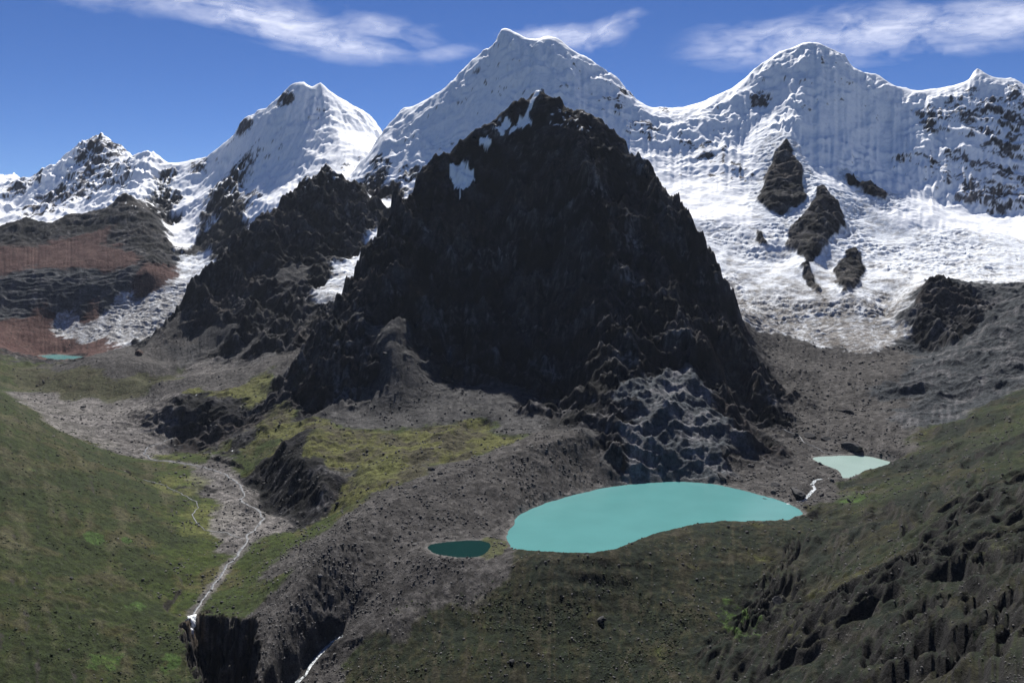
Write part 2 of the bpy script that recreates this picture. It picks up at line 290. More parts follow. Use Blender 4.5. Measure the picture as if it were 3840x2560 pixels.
_t0 = _t.time()
cZ, cW = survey(cX.ravel(), cY.ravel())
cZ = cZ.reshape(cX.shape).astype(f32)
nC = len(CLS)
cC = cW[:, :nC]; cC /= cC.sum(1, keepdims=True)
cG = cW[:, nC:]; cG /= cG.sum(1, keepdims=True)
cC = cC.reshape(cX.shape + (nC,)); cG = cG.reshape(cX.shape + (len(REG),))
print('survey', _t.time() - _t0)

# lookup from world to coarse node arrays
rowidx = np.arange(len(CYr))
def look(arrs, x, y):
    fs = (x / np.maximum(y, 1) - cs[0]) / (cs[1] - cs[0]); fs = np.clip(fs, 0, len(cs) - 1.001)
    fr = np.interp(y, CYr, rowidx); fr = np.clip(fr, 0, len(CYr) - 1.001)
    i0 = fs.astype(np.int32); j0 = fr.astype(np.int32)
    a = (fs - i0).astype(f32); b = (fr - j0).astype(f32)
    out = []
    for A_ in arrs:
        if A_.ndim == 3:
            a2, b2 = a[..., None], b[..., None]
        else: a2, b2 = a, b
        out.append((A_[j0, i0] * (1 - a2) + A_[j0, i0 + 1] * a2) * (1 - b2) + (A_[j0 + 1, i0] * (1 - a2) + A_[j0 + 1, i0 + 1] * a2) * b2)
    return out

X = (SC[None, :] * YR[:, None]).astype(f32); Y = np.repeat(YR[:, None], NC, 1).astype(f32)
Z, = look([cZ], X, Y)

# gradient of the smooth ground, for fall lines
def blur(a, k):
    for ax in (0, 1):
        c = np.cumsum(np.concatenate([np.repeat(a.take([0], ax), k + 1, ax), a, np.repeat(a.take([-1], ax), k, ax)], ax), ax, dtype=np.float64)
        n = a.shape[ax]
        hi = [slice(None)] * 2; lo = [slice(None)] * 2
        hi[ax] = slice(2 * k + 1, 2 * k + 1 + n); lo[ax] = slice(0, n)
        a = ((c[tuple(hi)] - c[tuple(lo)]) / (2 * k + 1)).astype(f32)
    return a
bz = blur(cZ, 3)
dzs = np.gradient(bz, cs, axis=1); dzr = np.gradient(bz, CYr, axis=0)
gx = dzs / cY                       # dz/dx at constant Y
gy = dzr - dzs * cs[None, :] / cY   # dz/dY at constant x
gx, gy = gx.astype(f32), gy.astype(f32)
slope_c = np.sqrt(gx * gx + gy * gy)

def streaks(lam, steps, length, seed):
    """Noise smeared along the fall lines: rills, flutes and runnels."""
    L = length / steps
    tot = noise(X / lam, Y / lam, seed); cnt = 1.0
    for sgn in (1, -1):
        x, y = X.copy(), Y.copy()
        for k in range(steps):
            a, b = look([gx, gy], x, y)
            m = np.sqrt(a * a + b * b) + f32(0.06)
            x = x + a / m * f32(sgn * L); y = y + b / m * f32(sgn * L)
            tot = tot + noise(x / lam, y / lam, seed); cnt += 1
    return tot / f32(math.sqrt(cnt)) * f32(0.9)

# ----------------------------------------------------------------------------- water outlines (plan)
LAKE = [g(u, v, 0) for u, v in [(1440,1113),(1500,1108),(1570,1106),(1640,1112),(1690,1122),(1740,1135),(1800,1152),(1846,1180),(1790,1197),(1700,1208),(1600,1217),(1500,1239),(1440,1262),(1380,1284),(1320,1287),(1250,1280),(1192,1270),(1170,1252),(1165,1225),(1182,1202),(1186,1188),(1240,1160),(1330,1133),(1400,1118)]]
POND = [g(u, v, 0.5) for u, v in [(984,1258),(992,1250),(1020,1245),(1060,1241),(1100,1241),(1122,1247),(1124,1258),(1112,1272),(1085,1279),(1040,1277),(1000,1271)]]
TARN = [g(u, v, 24) for u, v in [(1868,1051),(1925,1046),(1990,1047),(2030,1056),(2058,1066),(2000,1082),(1944,1098),(1930,1086),(1922,1078),(1890,1066)]]
WTARN = [g(u, v, 20) for u, v in [(66,822),(90,817),(130,814),(165,817),(195,820),(180,830),(150,837),(120,841),(90,836)]]
def smooth_poly(P, n=6):
    P = np.array(P)[:, :2]; m = len(P); out = []
    for i in range(m):
        a, b, c, d = P[i - 1], P[i], P[(i + 1) % m], P[(i + 2) % m]
        for k in range(n):
            t = k / n
            out.append(0.5 * (2 * b + (c - a) * t + (2 * a - 5 * b + 4 * c - d) * t * t + (3 * b - a - 3 * c + d) * t ** 3))
    return np.array(out)
def sdist(P, x, y):
    """Signed distance to a closed outline, negative inside."""
    d2 = np.full(x.shape, 1e12); ins = np.zeros(x.shape, bool)
    for i in range(len(P)):
        ax, ay = P[i]; bx, by = P[(i + 1) % len(P)]
        ex, ey = bx - ax, by - ay
        t = np.clip(((x - ax) * ex + (y - ay) * ey) / (ex * ex + ey * ey + 1e-9), 0, 1)
        d2 = np.minimum(d2, (x - ax - t * ex) ** 2 + (y - ay - t * ey) ** 2)
        ins ^= ((ay > y) != (by > y)) & (x < (bx - ax) * (y - ay) / (by - ay + 1e-12) + ax)
    d = np.sqrt(d2); return np.where(ins, -d, d)
def pdist(P, x, y):
    """Distance to an open path and the path's height there."""
    d2 = np.full(x.shape, 1e12); h = np.zeros(x.shape)
    for i in range(len(P) - 1):
        ax, ay, az = P[i]; bx, by, bz_ = P[i + 1]
        ex, ey = bx - ax, by - ay
        t = np.clip(((x - ax) * ex + (y - ay) * ey) / (ex * ex + ey * ey + 1e-9), 0, 1)
        q = (x - ax - t * ex) ** 2 + (y - ay - t * ey) ** 2
        m = q < d2; d2 = np.where(m, q, d2); h = np.where(m, az + t * (bz_ - az), h)
    return np.sqrt(d2), h
def box_of(P, pad):
    P = np.array(P)
    return (X > P[:, 0].min() - pad) & (X < P[:, 0].max() + pad) & (Y > P[:, 1].min() - pad) & (Y < P[:, 1].max() + pad)

# ----------------------------------------------------------------------------- relief
_t0 = _t.time()
wx = fbm(X, Y, 260, 4, 41); wy = fbm(X, Y, 260, 4, 57)
amp_w = np.clip(Y * 0.010, 8, 45)
Wc, Wg = look([cC, cG], X + wx * amp_w, Y + wy * amp_w)
nearm = (Y < 700).astype(f32) * np.clip((700 - Y) / 120, 0, 1).astype(f32)     # the ground at the photographer's feet is hillside
Wc *= (1 - nearm)[..., None]; Wc[..., CLS.index('G')] += nearm
Wg *= (1 - nearm)[..., None]; Wg[..., REG.index('east_slope')] += nearm * (X > -200); Wg[..., REG.index('west_slope')] += nearm * (X <= -200)
def cw(c): return Wc[..., CLS.index(c)]
slope, = look([slope_c], X, Y)
str_a = streaks(np.clip(Y * 0.013, 14, 70), 5, 300, 11)      # broad runnels
str_c = streaks(np.clip(Y * 0.030, 40, 150), 4, 420, 17)      # buttresses and couloirs
str_b = streaks(np.clip(Y * 0.0046, 5, 26), 4, 110, 23)       # fine flutes
print('streaks', _t.time() - _t0)
rk = cw('R') + 0.35 * cw('L') * (1 - 0.85 * Wg[..., REG.index('dark_mountain')])
sn = cw('S'); ic = cw('I')
gr = cw('G'); mo = cw('M') + cw('T') + cw('K')
zc, = look([bz], X, Y)
Yq = (Y + 1.15 * zc).astype(f32)                             # distance up the slope, so that relief is not stretched on steep faces
big = ridged(X + wx * 25, Yq + wy * 25, 260, 6, 3, 0.52)
med = ridged(X + wx * 9, Yq + wy * 9, 90, 5, 77, 0.55)
fac = ridged(X * 0.75 + Yq * 0.5 + wx * 30, (Yq * 0.75 - X * 0.5) / 2.6, 190, 4, 171, 0.5)     # slanting ledges and gullies
soft = fbm(X, Y, 220, 6, 5)
steep = ss(slope, 0.40, 1.15)
up = np.clip((Y - 1500) / 2500, 0.25, 1.25)
but = 0.55 - np.abs(str_c) * 1.5                              # sharp-crested ribs down the fall line
rib = 0.5 - np.abs(str_a) * 1.4
far_k = np.clip(Y / 2800, 0.35, 1.15) * (1 - 0.6 * (Wg[..., REG.index('red_ridge')] + Wg[..., REG.index('west_slabs')] + Wg[..., REG.index('bench')]))
dm = Wg[..., REG.index('dark_mountain')]
dZ = rk * far_k * (1 - 0.55 * dm * ss(zc, 850, 1080)) * (big * 30 + med * 19 + fac * (14 + 22 * dm) + but * (26 - 6 * dm) * steep + dm * ridged(X + wx * 40, Y + wy * 40, 480, 3, 161) * 30 + rib * 17 * steep + str_b * 7 * steep)
zc, = look([bz], X, Y)
wp = Wg[..., REG.index('west_peak')]
dZ += sn * ((but * 22 + big * 22 + rib * 12) * wp + but * 15 * steep + rib * 9 * steep + str_b * 8.5 * steep + soft * 12 + big * 12 * steep)
# hanging shelves of snow on the steep faces
hh = zc / 85 + wx * 1.5 + 0.8 * noise(X / 180, Y / 180, 153); saw = hh - np.floor(hh)
shelf = ss(fbm(X, Y, 240, 3, 151), 0.05, 0.35) * ss(sn, 0.5, 0.8) * ss(slope, 0.7, 1.0)
dZ += shelf * (ss(saw, 0.45, 1.0) - saw) * 34
cv = ridged(zc / 22 + wx * 1.1, (X + 0.6 * Y) / 130 + wy * 0.8, 1.0, 3, 91, 0.6)     # crevasses across the flow
cv2 = ridged(X + wx * 30, Yq + wy * 30, 48, 4, 95, 0.6)
brk = ss(fbm(X, Y, 380, 3, 97) + 0.25, -0.2, 0.4)
dZ += ic * (cv * 5.5 * (0.25 + brk) + cv2 * 4.5 * brk + soft * 12)
dZ += mo * (str_a * 3.6 * steep + (0.4 - np.abs(str_b) * 1.3) * 5.5 * np.clip(slope / 0.5, 0, 1) + fbm(X, Y, 45, 5, 31) * 2.2 + soft * 2.5)
dZ += gr * (soft * 5 + str_a * 5.0 * np.clip(slope / 0.6, 0, 1) + rib * 3 * steep + str_b * 0.8 * steep + fbm(X, Y, 22, 5, 37, 0.6) * 1.5)
for rn in ('dark_mountain', 'shadow_mountain', 'great_peak', 'dome_peak', 'east_peak', 'twin_peak'):     # relief must not lift the surveyed crests
    wr = Wg[..., REG.index(rn)]; mm = (wr > 0.7) & (rk + sn > 0.6)
    dZ -= wr * dZ[mm].mean()
    if rn == 'dark_mountain': dZ -= wr * rk * ss(zc, 330, 700) * 24 * (1 - ss(zc, 1120, 1215))
dZ += cw('V') * fbm(X, Y, 30, 4, 39) * 0.5
dZ += cw('L') * ((big * 9 + med * 6 + fac * 12 + rib * 5) * dm + big * 3 + med * 2 + (0.5 - np.abs(noise(zc / 26 + wx * 0.7, (X - Y) / 300, 99)) * 1.5) * 9 * (1 - 0.85 * dm))
Z = Z + dZ
print('relief', _t.time() - _t0)

def hit(u, v):
    j = int(np.clip(np.searchsorted(SC, (u - CU) / F), 1, NC - 2))
    k = np.argmax((Z[:, j] - CAMZ) / YR >= -(v - CV) / F)
    return np.array((X[k, j], Y[k, j], Z[k, j]), np.float64)
# rock islands in the east glacier
NUN = [[(1804,328),(1771,366),(1751,413),(1736,463),(1763,487),(1794,495),(1829,483),(1850,455),(1843,393),(1821,350)],
       [(1886,429),(1911,456),(1939,495),(1939,512),(1900,565),(1853,606),(1829,581),(1806,565),(1810,526),(1837,495),(1861,475)],
       [(1966,570),(1939,585),(1909,624),(1931,671),(1962,671),(1991,615)],
       [(1730,526),(1745,528),(1763,569),(1742,560)],
       [(1939,407),(1960,408),(1985,425),(2017,435),(2046,450),(2030,462),(1995,448),(1950,425)],
       [(2122,640),(2200,655),(2283,700),(2260,728),(2185,792),(2112,798),(2092,750),(2105,690)],
       [(1840,610),(1855,605),(1880,660),(1890,690),(1860,660)]]
nun = np.zeros(X.shape, f32); nd_list = []
for P in NUN:
    Pp = np.array([hit(u, v)[:2] for u, v in P])
    m = box_of(Pp, 120); x, y = X[m], Y[m]
    nd_list.append((m, sdist(Pp, x, y) + fbm(x, y, 70, 4, 415) * 14))
for m, d in nd_list:
    k = np.clip((3 - d) / 7, 0, 1)
    nun[m] = np.maximum(nun[m], k)
    Z[m] += np.clip((6 - d) / 30, 0, 1) * 26 + k * (big[m] * 16 + med[m] * 8)
# outcrops on the photographer's hillside
es = Wg[..., REG.index('east_slope')]
cm = np.clip((es - 0.6) * 3, 0, 1) * np.clip((X - 150) / 250, 0, 1)
crg_b = ss(X, 260, 420) * ss(1500 - Y, 0, 400)
cr_n = np.clip((fbm(X, Y, 170, 3, 133) + 0.12 + 0.3 * crg_b) * 2.5, 0, 1) * cm
rk2 = ss(np.abs(str_c), 0.02, 0.5)
Z = Z + es * np.clip((X - 100) / 250, 0, 1) * (0.45 - rk2) * 9 + cr_n * ((0.5 - rk2) * (5 + 13 * crg_b) + rib * 5 + med * 2.5)
bn = Wg[..., REG.index('bench')]
Z = Z + np.clip((bn - 0.5) * 3, 0, 1) * (fbm(X, Y, 120, 4, 141) * 15 + ridged(X, Y, 60, 3, 143) * 3)

# sharp moraine crests
for P, h in (([(1330,1000,2060),(1200,1040,1950),(1000,1105,1800),(860,1180,1650),(800,1212,1580)], 5), ([(800,1212,1580),(760,1260,1490),(700,1340,1408),(650,1430,1328),(620,1500,1268),(605,1568,1218),(590,1700,1110)], 9)):
    P = [w(*t) for t in P]; m = box_of(P, 70); x, y = X[m], Y[m]
    d, _ = pdist(P, x + wx[m] * 10, y + wy[m] * 10)
    Z[m] += h * np.exp(-d / 16) * (1 + 0.4 * str_a[m])
# canyon below the falls
CANYON = [g(*t) for t in [(428,1425,-92),(442,1408,-92),(458,1402,-92),(500,1405,-90),(545,1424,-90),(580,1452,-95),(596,1500,-108),(600,1568,-112),(592,1700,-130),(580,1900,-140),(470,1900,-140),(476,1700,-130),(448,1568,-104),(412,1480,-92)]]
CP = np.array(CANYON)[:, :2]
m = box_of(CANYON, 60)
x, y = X[m], Y[m]
d = sdist(CP, x + fbm(x, y, 22, 4, 61) * 6 + fbm(x, y, 70, 2, 62) * 8, y + fbm(x, y, 22, 4, 63) * 6 + fbm(x, y, 70, 2, 64) * 10)
fl = -205 + (y - 1440) * 0.06
dep = np.clip(-d / 44 + 0.25 * ridged(x, y, 26, 4, 67) * (d < -2), 0, 1) ** 0.8
Z[m] = np.where(d < 0, np.minimum(Z[m], Z[m] * (1 - dep) + fl * dep + ridged(x, y, 30, 4, 65) * 11 * dep * (1 - dep) * 4), Z[m])
canyon_m = np.zeros(X.shape, f32); canyon_m[m] = np.clip(-d / 4, 0, 1)

# rivers: carve shallow beds
RIVER = [g(*t) for t in [(400,1003,-36),(372,1016,-36.5),(338,1026,-37),(330,1040,-38),(352,1055,-41),(420,1062,-44),(470,1072,-46),(510,1085,-49),(548,1108,-53),(560,1130,-57),(556,1150,-60),(590,1170,-63),(604,1190,-65.5),(590,1210,-68),(570,1225,-70),(566,1245,-73),(545,1275,-76),(512,1310,-80),(488,1345,-84),(470,1370,-87),(452,1398,-90),(443,1412,-92.5)]]
OUTLET = [g(*t) for t in [(1060,1296,-3),(1020,1312,-12),(975,1336,-28),(930,1356,-40),(880,1380,-60),(830,1415,-78),(790,1458,-97),(770,1470,-102),(745,1490,-109),(722,1512,-116),(712,1532,-121),(700,1550,-125),(680,1568,-130),(640,1640,-145),(600,1750,-162)]]
INLET = [g(*t) for t in [(1946,1096,23.5),(1905,1098,22),(1872,1101,19),(1866,1112,16),(1872,1122,12),(1858,1136,7),(1848,1148,4),(1830,1153,2),(1806,1156,0.2)]]
UPPER = [g(*t) for t in [(1800,985,62),(1835,1000,50),(1850,1018,42),(1875,1026,34),(1890,1036,30),(1935,1046,24)]]
SIDE = [g(*t) for t in [(330,1100,-42),(375,1112,-44),(410,1128,-47),(450,1150,-52),(456,1165,-54),(440,1180,-56),(452,1200,-58),(470,1216,-62),(520,1222,-66),(560,1236,-71)]]
def densify(P, step, jit=0, seed=1):
    P = [np.array(p) for p in P]; out = []
    r = np.random.default_rng(seed)
    for i in range(len(P) - 1):
        n = max(1, int(np.linalg.norm((P[i + 1] - P[i])[:2]) / step))
        for k in range(n):
            q = P[i] + (P[i + 1] - P[i]) * k / n
            out.append(q + np.append(r.normal(0, jit, 2), 0))
    out.append(P[-1]); return out
def channel(P, width, bank):
    m = box_of(P, 90)
    x, y = X[m], Y[m]
    d, h = pdist(P, x, y)
    lim = h - 1.2 + np.maximum(d - width, 0) * bank + np.maximum(d - 32 * (bank < 1) - 12, 0) * 3
    lo = h - 1.2
    zz = Z[m]
    near = np.clip(1 - (d - width) / 14, 0, 1)
    zz = np.minimum(zz, lim)
    zz = np.where(d < width + 14, np.maximum(zz, lo * near + zz * (1 - near)), zz)
    Z[m] = zz
RIVER_D = densify(RIVER, 14, 2.2, 3); OUTLET_D = densify(OUTLET, 12, 1.5, 4); INLET_D = densify(INLET, 9, 1.0, 5); UPPER_D = densify(UPPER, 12, 1.5, 6); SIDE_D = densify(SIDE, 14, 1.5, 7)
channel(RIVER_D, 6, 0.25); channel(OUTLET_D, 7, 1.5); channel(INLET_D, 4, 0.5); channel(UPPER_D, 4, 0.5); channel(SIDE_D, 2.5, 0.3)

# lake shores
shore = np.full(X.shape, 999.0, f32)
for P, lev, beach in ((smooth_poly(LAKE), 0.0, 0.16), (smooth_poly(POND), 0.5, 0.10), (smooth_poly(TARN), 24.0, 0.2), (smooth_poly(WTARN), 20.0, 0.25)):
    m = box_of(P, 130)
    x, y = X[m], Y[m]
    d = sdist(P, x + fbm(x, y, 40, 3, 71) * 2.5, y + fbm(x, y, 40, 3, 73) * 2.5)
    inside = lev - 0.4 + np.maximum(d, -60) * 0.25
    outside = np.maximum(Z[m], lev + 0.15 + np.clip(d, 0, 22) * beach - np.clip(d - 22, 0, 500) * 0.55)
    Z[m] = np.where(d < 0, inside, np.minimum(outside, lev + 0.4 + d * 1.1 + np.clip(d - 25, 0, 500) * 3))
    shore[m] = np.minimum(shore[m], d)
print('water', _t.time() - _t0)

# ----------------------------------------------------------------------------- normals and slope of the finished ground
zs = np.gradient(Z, SC, axis=1).astype(f32); zr = np.gradient(Z, YR, axis=0).astype(f32)
nx = -zs / Y; ny = -(zr - zs * SC[None, :].astype(f32) / Y)
nl = 1 / np.sqrt(nx * nx + ny * ny + 1); nx *= nl; ny *= nl; nz = nl

# ----------------------------------------------------------------------------- surface cover
def hit(u, v):
    """Ground point seen at a survey bearing."""
    j = int(np.clip(np.searchsorted(SC, (u - CU) / F), 1, NC - 2))
    a = (Z[:, j] - CAMZ) / YR
    k = np.argmax(a >= -(v - CV) / F)
    return np.array((X[k, j], Y[k, j], Z[k, j]), np.float64)
def patch(uv, feather, wob=0.4, lam=60):
    """Mask of a ground patch whose outline was surveyed as bearings."""
    P = np.array([hit(u, v)[:2] for u, v in uv])
    m = box_of(P, feather * 2 + 20); o = np.zeros(X.shape, f32)
    x, y = X[m], Y[m]
    d = sdist(P, x, y) + fbm(x, y, lam, 4, 411) * feather * wob * 2
    o[m] = 1 - ss(d, -feather, feather); return o
def blob(L):
    """Patches given by bearing, distance and radius in metres, uneven edges."""
    o = np.zeros(X.shape, f32)
    for u, v, Yd, r, k in L:
        px, py, pz = hit(u, v)
        m = (np.abs(X - px) < 2 * r) & (np.abs(Y - py) < 3 * r)
        q = np.sqrt((X[m] - px) ** 2 + ((Y[m] - py) * 0.6) ** 2 + ((Z[m] - pz)) ** 2) / r
        o[m] = np.maximum(o[m], k * (1 - ss(q, 0.55, 1.25)))
    return o
nA = fbm(X, Yq, 90, 6, 201, 0.6); nB = fbm(X, Yq, 20, 4, 211, 0.6); nC_ = fbm(X, Yq, 420, 5, 221)
def v3(a): return np.array(a, f32)
def mix(c, b, t): return c + (b - c) * np.asarray(t)[..., None]
def const(c): return np.broadcast_to(v3(c), X.shape + (3,)).copy()

# dark rock
rock = mix(const((0.012, 0.012, 0.015)), v3((0.046, 0.045, 0.048)), ss(nA * 0.7 + str_a * 0.25 + 0.4 * med, -0.3, 0.8))
rock = mix(rock, v3((0.160, 0.152, 0.148)), ss(str_b * 0.3 + nB * 0.7 + 0.5 * fac + 0.4 * noise(zc / 60 + wx, (X + Y) / 240, 231), 0.15, 0.9) * 0.9)
rock *= (0.45 + 1.1 * ss(nC_ * 0.6 + nA * 0.5 + str_c * 0.5, -0.6, 0.6))[..., None]
rock = mix(rock, v3((0.045, 0.035, 0.030)), ss(nC_ + 0.4 * nB, 0.25, 0.7) * 0.7)
slab = mix(const((0.050, 0.056, 0.062)), v3((0.125, 0.123, 0.128)), ss(nA + 0.6 * str_b, -0.2, 0.9))
slab = slab * (1 + 0.7 * dm)[..., None]
snow = const((0.90, 0.91, 0.93))
ice = mix(const((0.78, 0.81, 0.85)), v3((0.34, 0.325, 0.31)), ss(-cv2 + 0.7 * nA - 0.3 * cv, 0.25, 0.95) * 0.55)
red = mix(const((0.078, 0.036, 0.031)), v3((0.125, 0.070, 0.058)), ss(0.4 * str_a + nA, -0.5, 0.8))
grass = mix(const((0.043, 0.061, 0.012)), v3((0.074, 0.070, 0.027)), ss(nA + 0.6 * str_a, -0.2, 0.8))
grass = mix(grass, v3((0.035, 0.050, 0.016)), ss(-nC_ + 0.5 * nB, 0.2, 0.7) * 0.7)
mor = mix(const((0.052, 0.048, 0.046)), v3((0.098, 0.091, 0.087)), ss(str_a * 0.8 + nB * 0.7, -0.5, 0.8))
grav = mix(const((0.090, 0.083, 0.079)), v3((0.165, 0.153, 0.146)), ss(nA + nB, -0.5, 0.7))
scree = mix(const((0.048, 0.047, 0.048)), v3((0.092, 0.089, 0.088)), ss(str_a + nB * 0.5, -0.6, 0.8))
tone = Wg[..., REG.index('hill')] * 0.36 + Wg[..., REG.index('east_slope')] * 0.30 + Wg[..., REG.index('west_slope')] * 0.64  # turf darkened by region; on the east slope this stands for cloud shadow
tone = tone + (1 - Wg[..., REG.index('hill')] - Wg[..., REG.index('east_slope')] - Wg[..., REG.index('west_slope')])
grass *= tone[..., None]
grass = mix(grass, v3((0.070, 0.064, 0.040)), ss(Wg[..., REG.index('mound')], 0.3, 0.6) * 0.7)
strk = ss(str_b * 0.7 + str_a * 0.5 + 0.3 * nB, -0.1, 0.55)
hl = Wg[..., REG.index('hill')]; wsl = Wg[..., REG.index('west_slope')]
grass = mix(grass, v3((0.056, 0.049, 0.034)), strk * hl * 0.7)
grass = mix(grass, v3((0.100, 0.096, 0.060)), ss(str_c * 0.7 + str_a * 0.6 + 0.3 * nA, -0.1, 0.7) * wsl * 0.5)
grass = mix(grass, v3((0.030, 0.042, 0.014)), ss(-str_c * 0.8 - 0.4 * nA + 0.3 * nC_, 0.1, 0.6) * wsl * 0.7)
grass = mix(grass, v3((0.060, 0.056, 0.048)), ss(str_a + 0.5 * nB, 0.2, 0.7) * es * 0.5)
COV = {'S': snow, 'I': ice, 'R': rock, 'K': red, 'G': grass, 'M': mor, 'V': grav, 'L': slab, 'T': scree}
# sharpen class weights
P_ = Wc.copy()
P_ *= np.exp(0.9 * np.stack([noise(X / 60 + 31 * i, Yq / 60, 301 + i) + 0.7 * noise(X / 17 + 31 * i, Yq / 17, 321 + i) for i in range(nC)], -1))
P_ = P_ ** 4
P_ /= P_.sum(-1, keepdims=True)
col = sum(P_[..., i:i + 1] * COV[c] for i, c in enumerate(CLS))
snow_m = P_[..., 0] + 0.6 * P_[..., 1]
print('cover', _t.time() - _t0)

# rock breaking through snow on the steep faces
wallness = ss(1 - nz, 0.36, 0.62)
peak = ss(sn, 0.35, 0.6)
rocky = blob([(2230,250,4650,190,.5),(2300,300,4500,260,.55),(2150,270,4660,130,.5),(2280,420,4300,230,.55),(2110,370,4480,150,.45),(2200,380,4420,150,.4),(2330,220,4620,120,.5),(1745,235,4880,75,.55),(1520,252,5095,70,.5),(1620,350,4700,150,.40),(1700,400,4450,110,.5),(1560,330,4750,110,.35),(1650,390,4600,120,.4),(1440,215,5130,70,.6),(1400,230,5000,120,.4),(1475,300,4850,110,.5),(230,340,7250,300,.62),(200,420,6900,330,.58),(110,470,6750,300,.6),(260,400,6900,260,.5),(160,440,6900,250,.55),(40,420,7600,220,.6),(655,230,6500,100,.6),(560,290,6640,110,.6),(450,380,6880,120,.6),(600,360,6300,90,.35),(860,390,5150,140,.55),(940,400,4930,90,.5),(800,380,5600,150,.4),(560,470,5750,150,.5),(1540,380,4600,150,.3)])
rock_n = nB * 0.3 + rib * 0.32 + str_b * 0.25 + fac * 0.35 + med * 0.15 + nA * 0.45 + 0.5 * (wallness - 0.5)
bare = peak * ss(rock_n + rocky * 1.6, 0.70, 0.82)
# snow caught on the dark mountains
held = blob([(1330,280,3190,80,.45),(1450,345,3120,60,.5),(1500,400,3080,70,.35),(840,460,4400,110,.25),(1280,270,3180,60,.5),(1150,290,3190,50,.5)])
for P in ([(1135,299),(1158,273),(1172,277),(1170,293),(1152,314)], [(1168,305),(1185,285),(1209,260),(1219,273),(1219,287),(1193,299)],
          [(1220,199),(1230,197),(1240,211),(1228,227),(1219,250),(1211,260),(1217,234),(1226,215)], [(1103,314),(1115,316),(1135,336),(1115,342),(1099,332)],
          [(1037,377),(1072,377),(1068,391),(1086,402),(1088,414),(1068,434),(1055,453),(1049,434),(1033,414),(1033,395)]):
    held = np.maximum(held, 1.5 * patch(P, 6, 0.7, 30))
rockw = ss(cw('R'), 0.3, 0.6)
caught = rockw * ss(held + 0.35 * nB + 0.25 * (nz - 0.5), 0.62, 0.80)
high = rockw * ss(Z, 780, 1150) * ss(Y, 3800, 4300) * 0.5
caught = np.maximum(caught, rockw * ss(high + 0.4 * str_b + 0.5 * (nz - 0.5), 0.55, 0.7))
t = bare * (1 - 0)
col = col * (1 - t[..., None]) + rock * 2.2 * t[..., None]
snow_m = snow_m * (1 - t)
col = col * (1 - caught[..., None]) + snow * caught[..., None]
snow_m = np.maximum(snow_m, caught)
col = mix(col, rock * 1.3, nun); snow_m *= 1 - nun
# debris dirt on the lower ice
dirt = ss(Wc[..., 1], 0.3, 0.6) * ss(600 - Z + 110 * nA, 60, 300) * np.where(X > 0, 1.0, 0.8)
col = mix(col, v3((0.20, 0.175, 0.15)), dirt * ss(str_a * 0.5 + nB * 0.7 + 0.45, -0.2, 0.6) * 0.85)
snow_m *= 1 - dirt
# steep ground sheds its turf
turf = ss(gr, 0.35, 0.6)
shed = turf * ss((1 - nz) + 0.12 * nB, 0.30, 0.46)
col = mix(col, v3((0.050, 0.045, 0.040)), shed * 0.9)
col = mix(col, v3((0.020, 0.019, 0.018)), np.clip(cr_n, 0, 1) * ss((1 - nz) + 0.10 * nB - 0.25 * ny, 0.20, 0.34))  # dark crag rock, with shade painted into sides turned from the sun
# brighter bench turf, fresh green seeps
bench_t = ss(bn, 0.45, 0.7) * P_[..., 4]
col = mix(col, mix(const((0.108, 0.110, 0.034)), v3((0.066, 0.060, 0.036)), ss(nA + 0.5 * nC_ + 0.4 * nB, -0.25, 0.55)), bench_t * (1 - shed))
seep = blob([(215,1237,1500,22,1.2),(290,1240,1480,13,.9),(310,1390,1330,22,.8),(1950,1140,1770,36,1.1),(1700,1430,1290,45,.7),(240,1520,1140,30,.6),(390,1525,1200,20,.9),(250,970,2700,60,.6)])
col = mix(col, v3((0.048, 0.085, 0.020)), ss(seep + 0.45 * nB + 0.2 * nA, 0.55, 0.95) * turf)
vg = blob([(480,1180,1930,70,.8),(460,1210,1860,60,.9),(420,1110,2080,90,.7),(380,1050,2380,60,.6),(870,1085,1940,70,1.0),(620,900,2800,160,.6),(500,1190,1900,60,.8)])
col = mix(col, v3((0.118, 0.130, 0.036)), 0.6 * ss(vg + 0.5 * nA + 0.2 * nB, 0.35, 0.95) * (1 - shed) * ss(gr + 0.4 * cw('V'), 0.2, 0.5))
# shores
rim = ss(14 - shore + 5 * nB, 0, 10) * (shore < 60)
col = mix(col, v3((0.17, 0.160, 0.150)), rim * 0.7)
wetp = blob([(1125,1258,1490,38,1.)]) * (shore > -12)
col = mix(col, v3((0.075, 0.080, 0.036)), ss(wetp + 0.3 * nB, 0.4, 0.8))
# canyon walls
col = mix(col, mix(const((0.030, 0.028, 0.027)), v3((0.105, 0.097, 0.090)), ss(nB + 0.6 * nA, 0.0, 0.7)), canyon_m * ss(1 - nz, 0.1, 0.35))
col = mix(col, v3((0.105, 0.082, 0.062)), canyon_m * ss(-X, 548, 566) * ss(1 - nz, 0.05, 0.2))
gravel_m = np.maximum(patch([(430,1060),(540,1090),(575,1130),(600,1170),(655,1190),(640,1225),(560,1255),(490,1238),(475,1205),(505,1160),(482,1110)], 10, 0.8, 40),
                      patch([(40,905),(100,900),(170,922),(280,922),(385,898),(405,950),(395,1005),(335,1038),(230,1022),(140,990),(70,935)], 22, 0.8, 90))
m = box_of(RIVER_D, 60); dr, _ = pdist(RIVER_D, X[m], Y[m])
gravel_m[m] = np.maximum(gravel_m[m], 1 - ss(dr + 6 * nB[m], 6, 15))
col = mix(col, grav * 1.25, gravel_m * 0.9)
col *= (0.68 + 0.32 * np.clip(snow_m, 0, 1))[..., None]
col *= (1 + 0.16 * nB + 0.10 * str_b)[..., None]
col = np.clip(col, 0.008, 0.93)

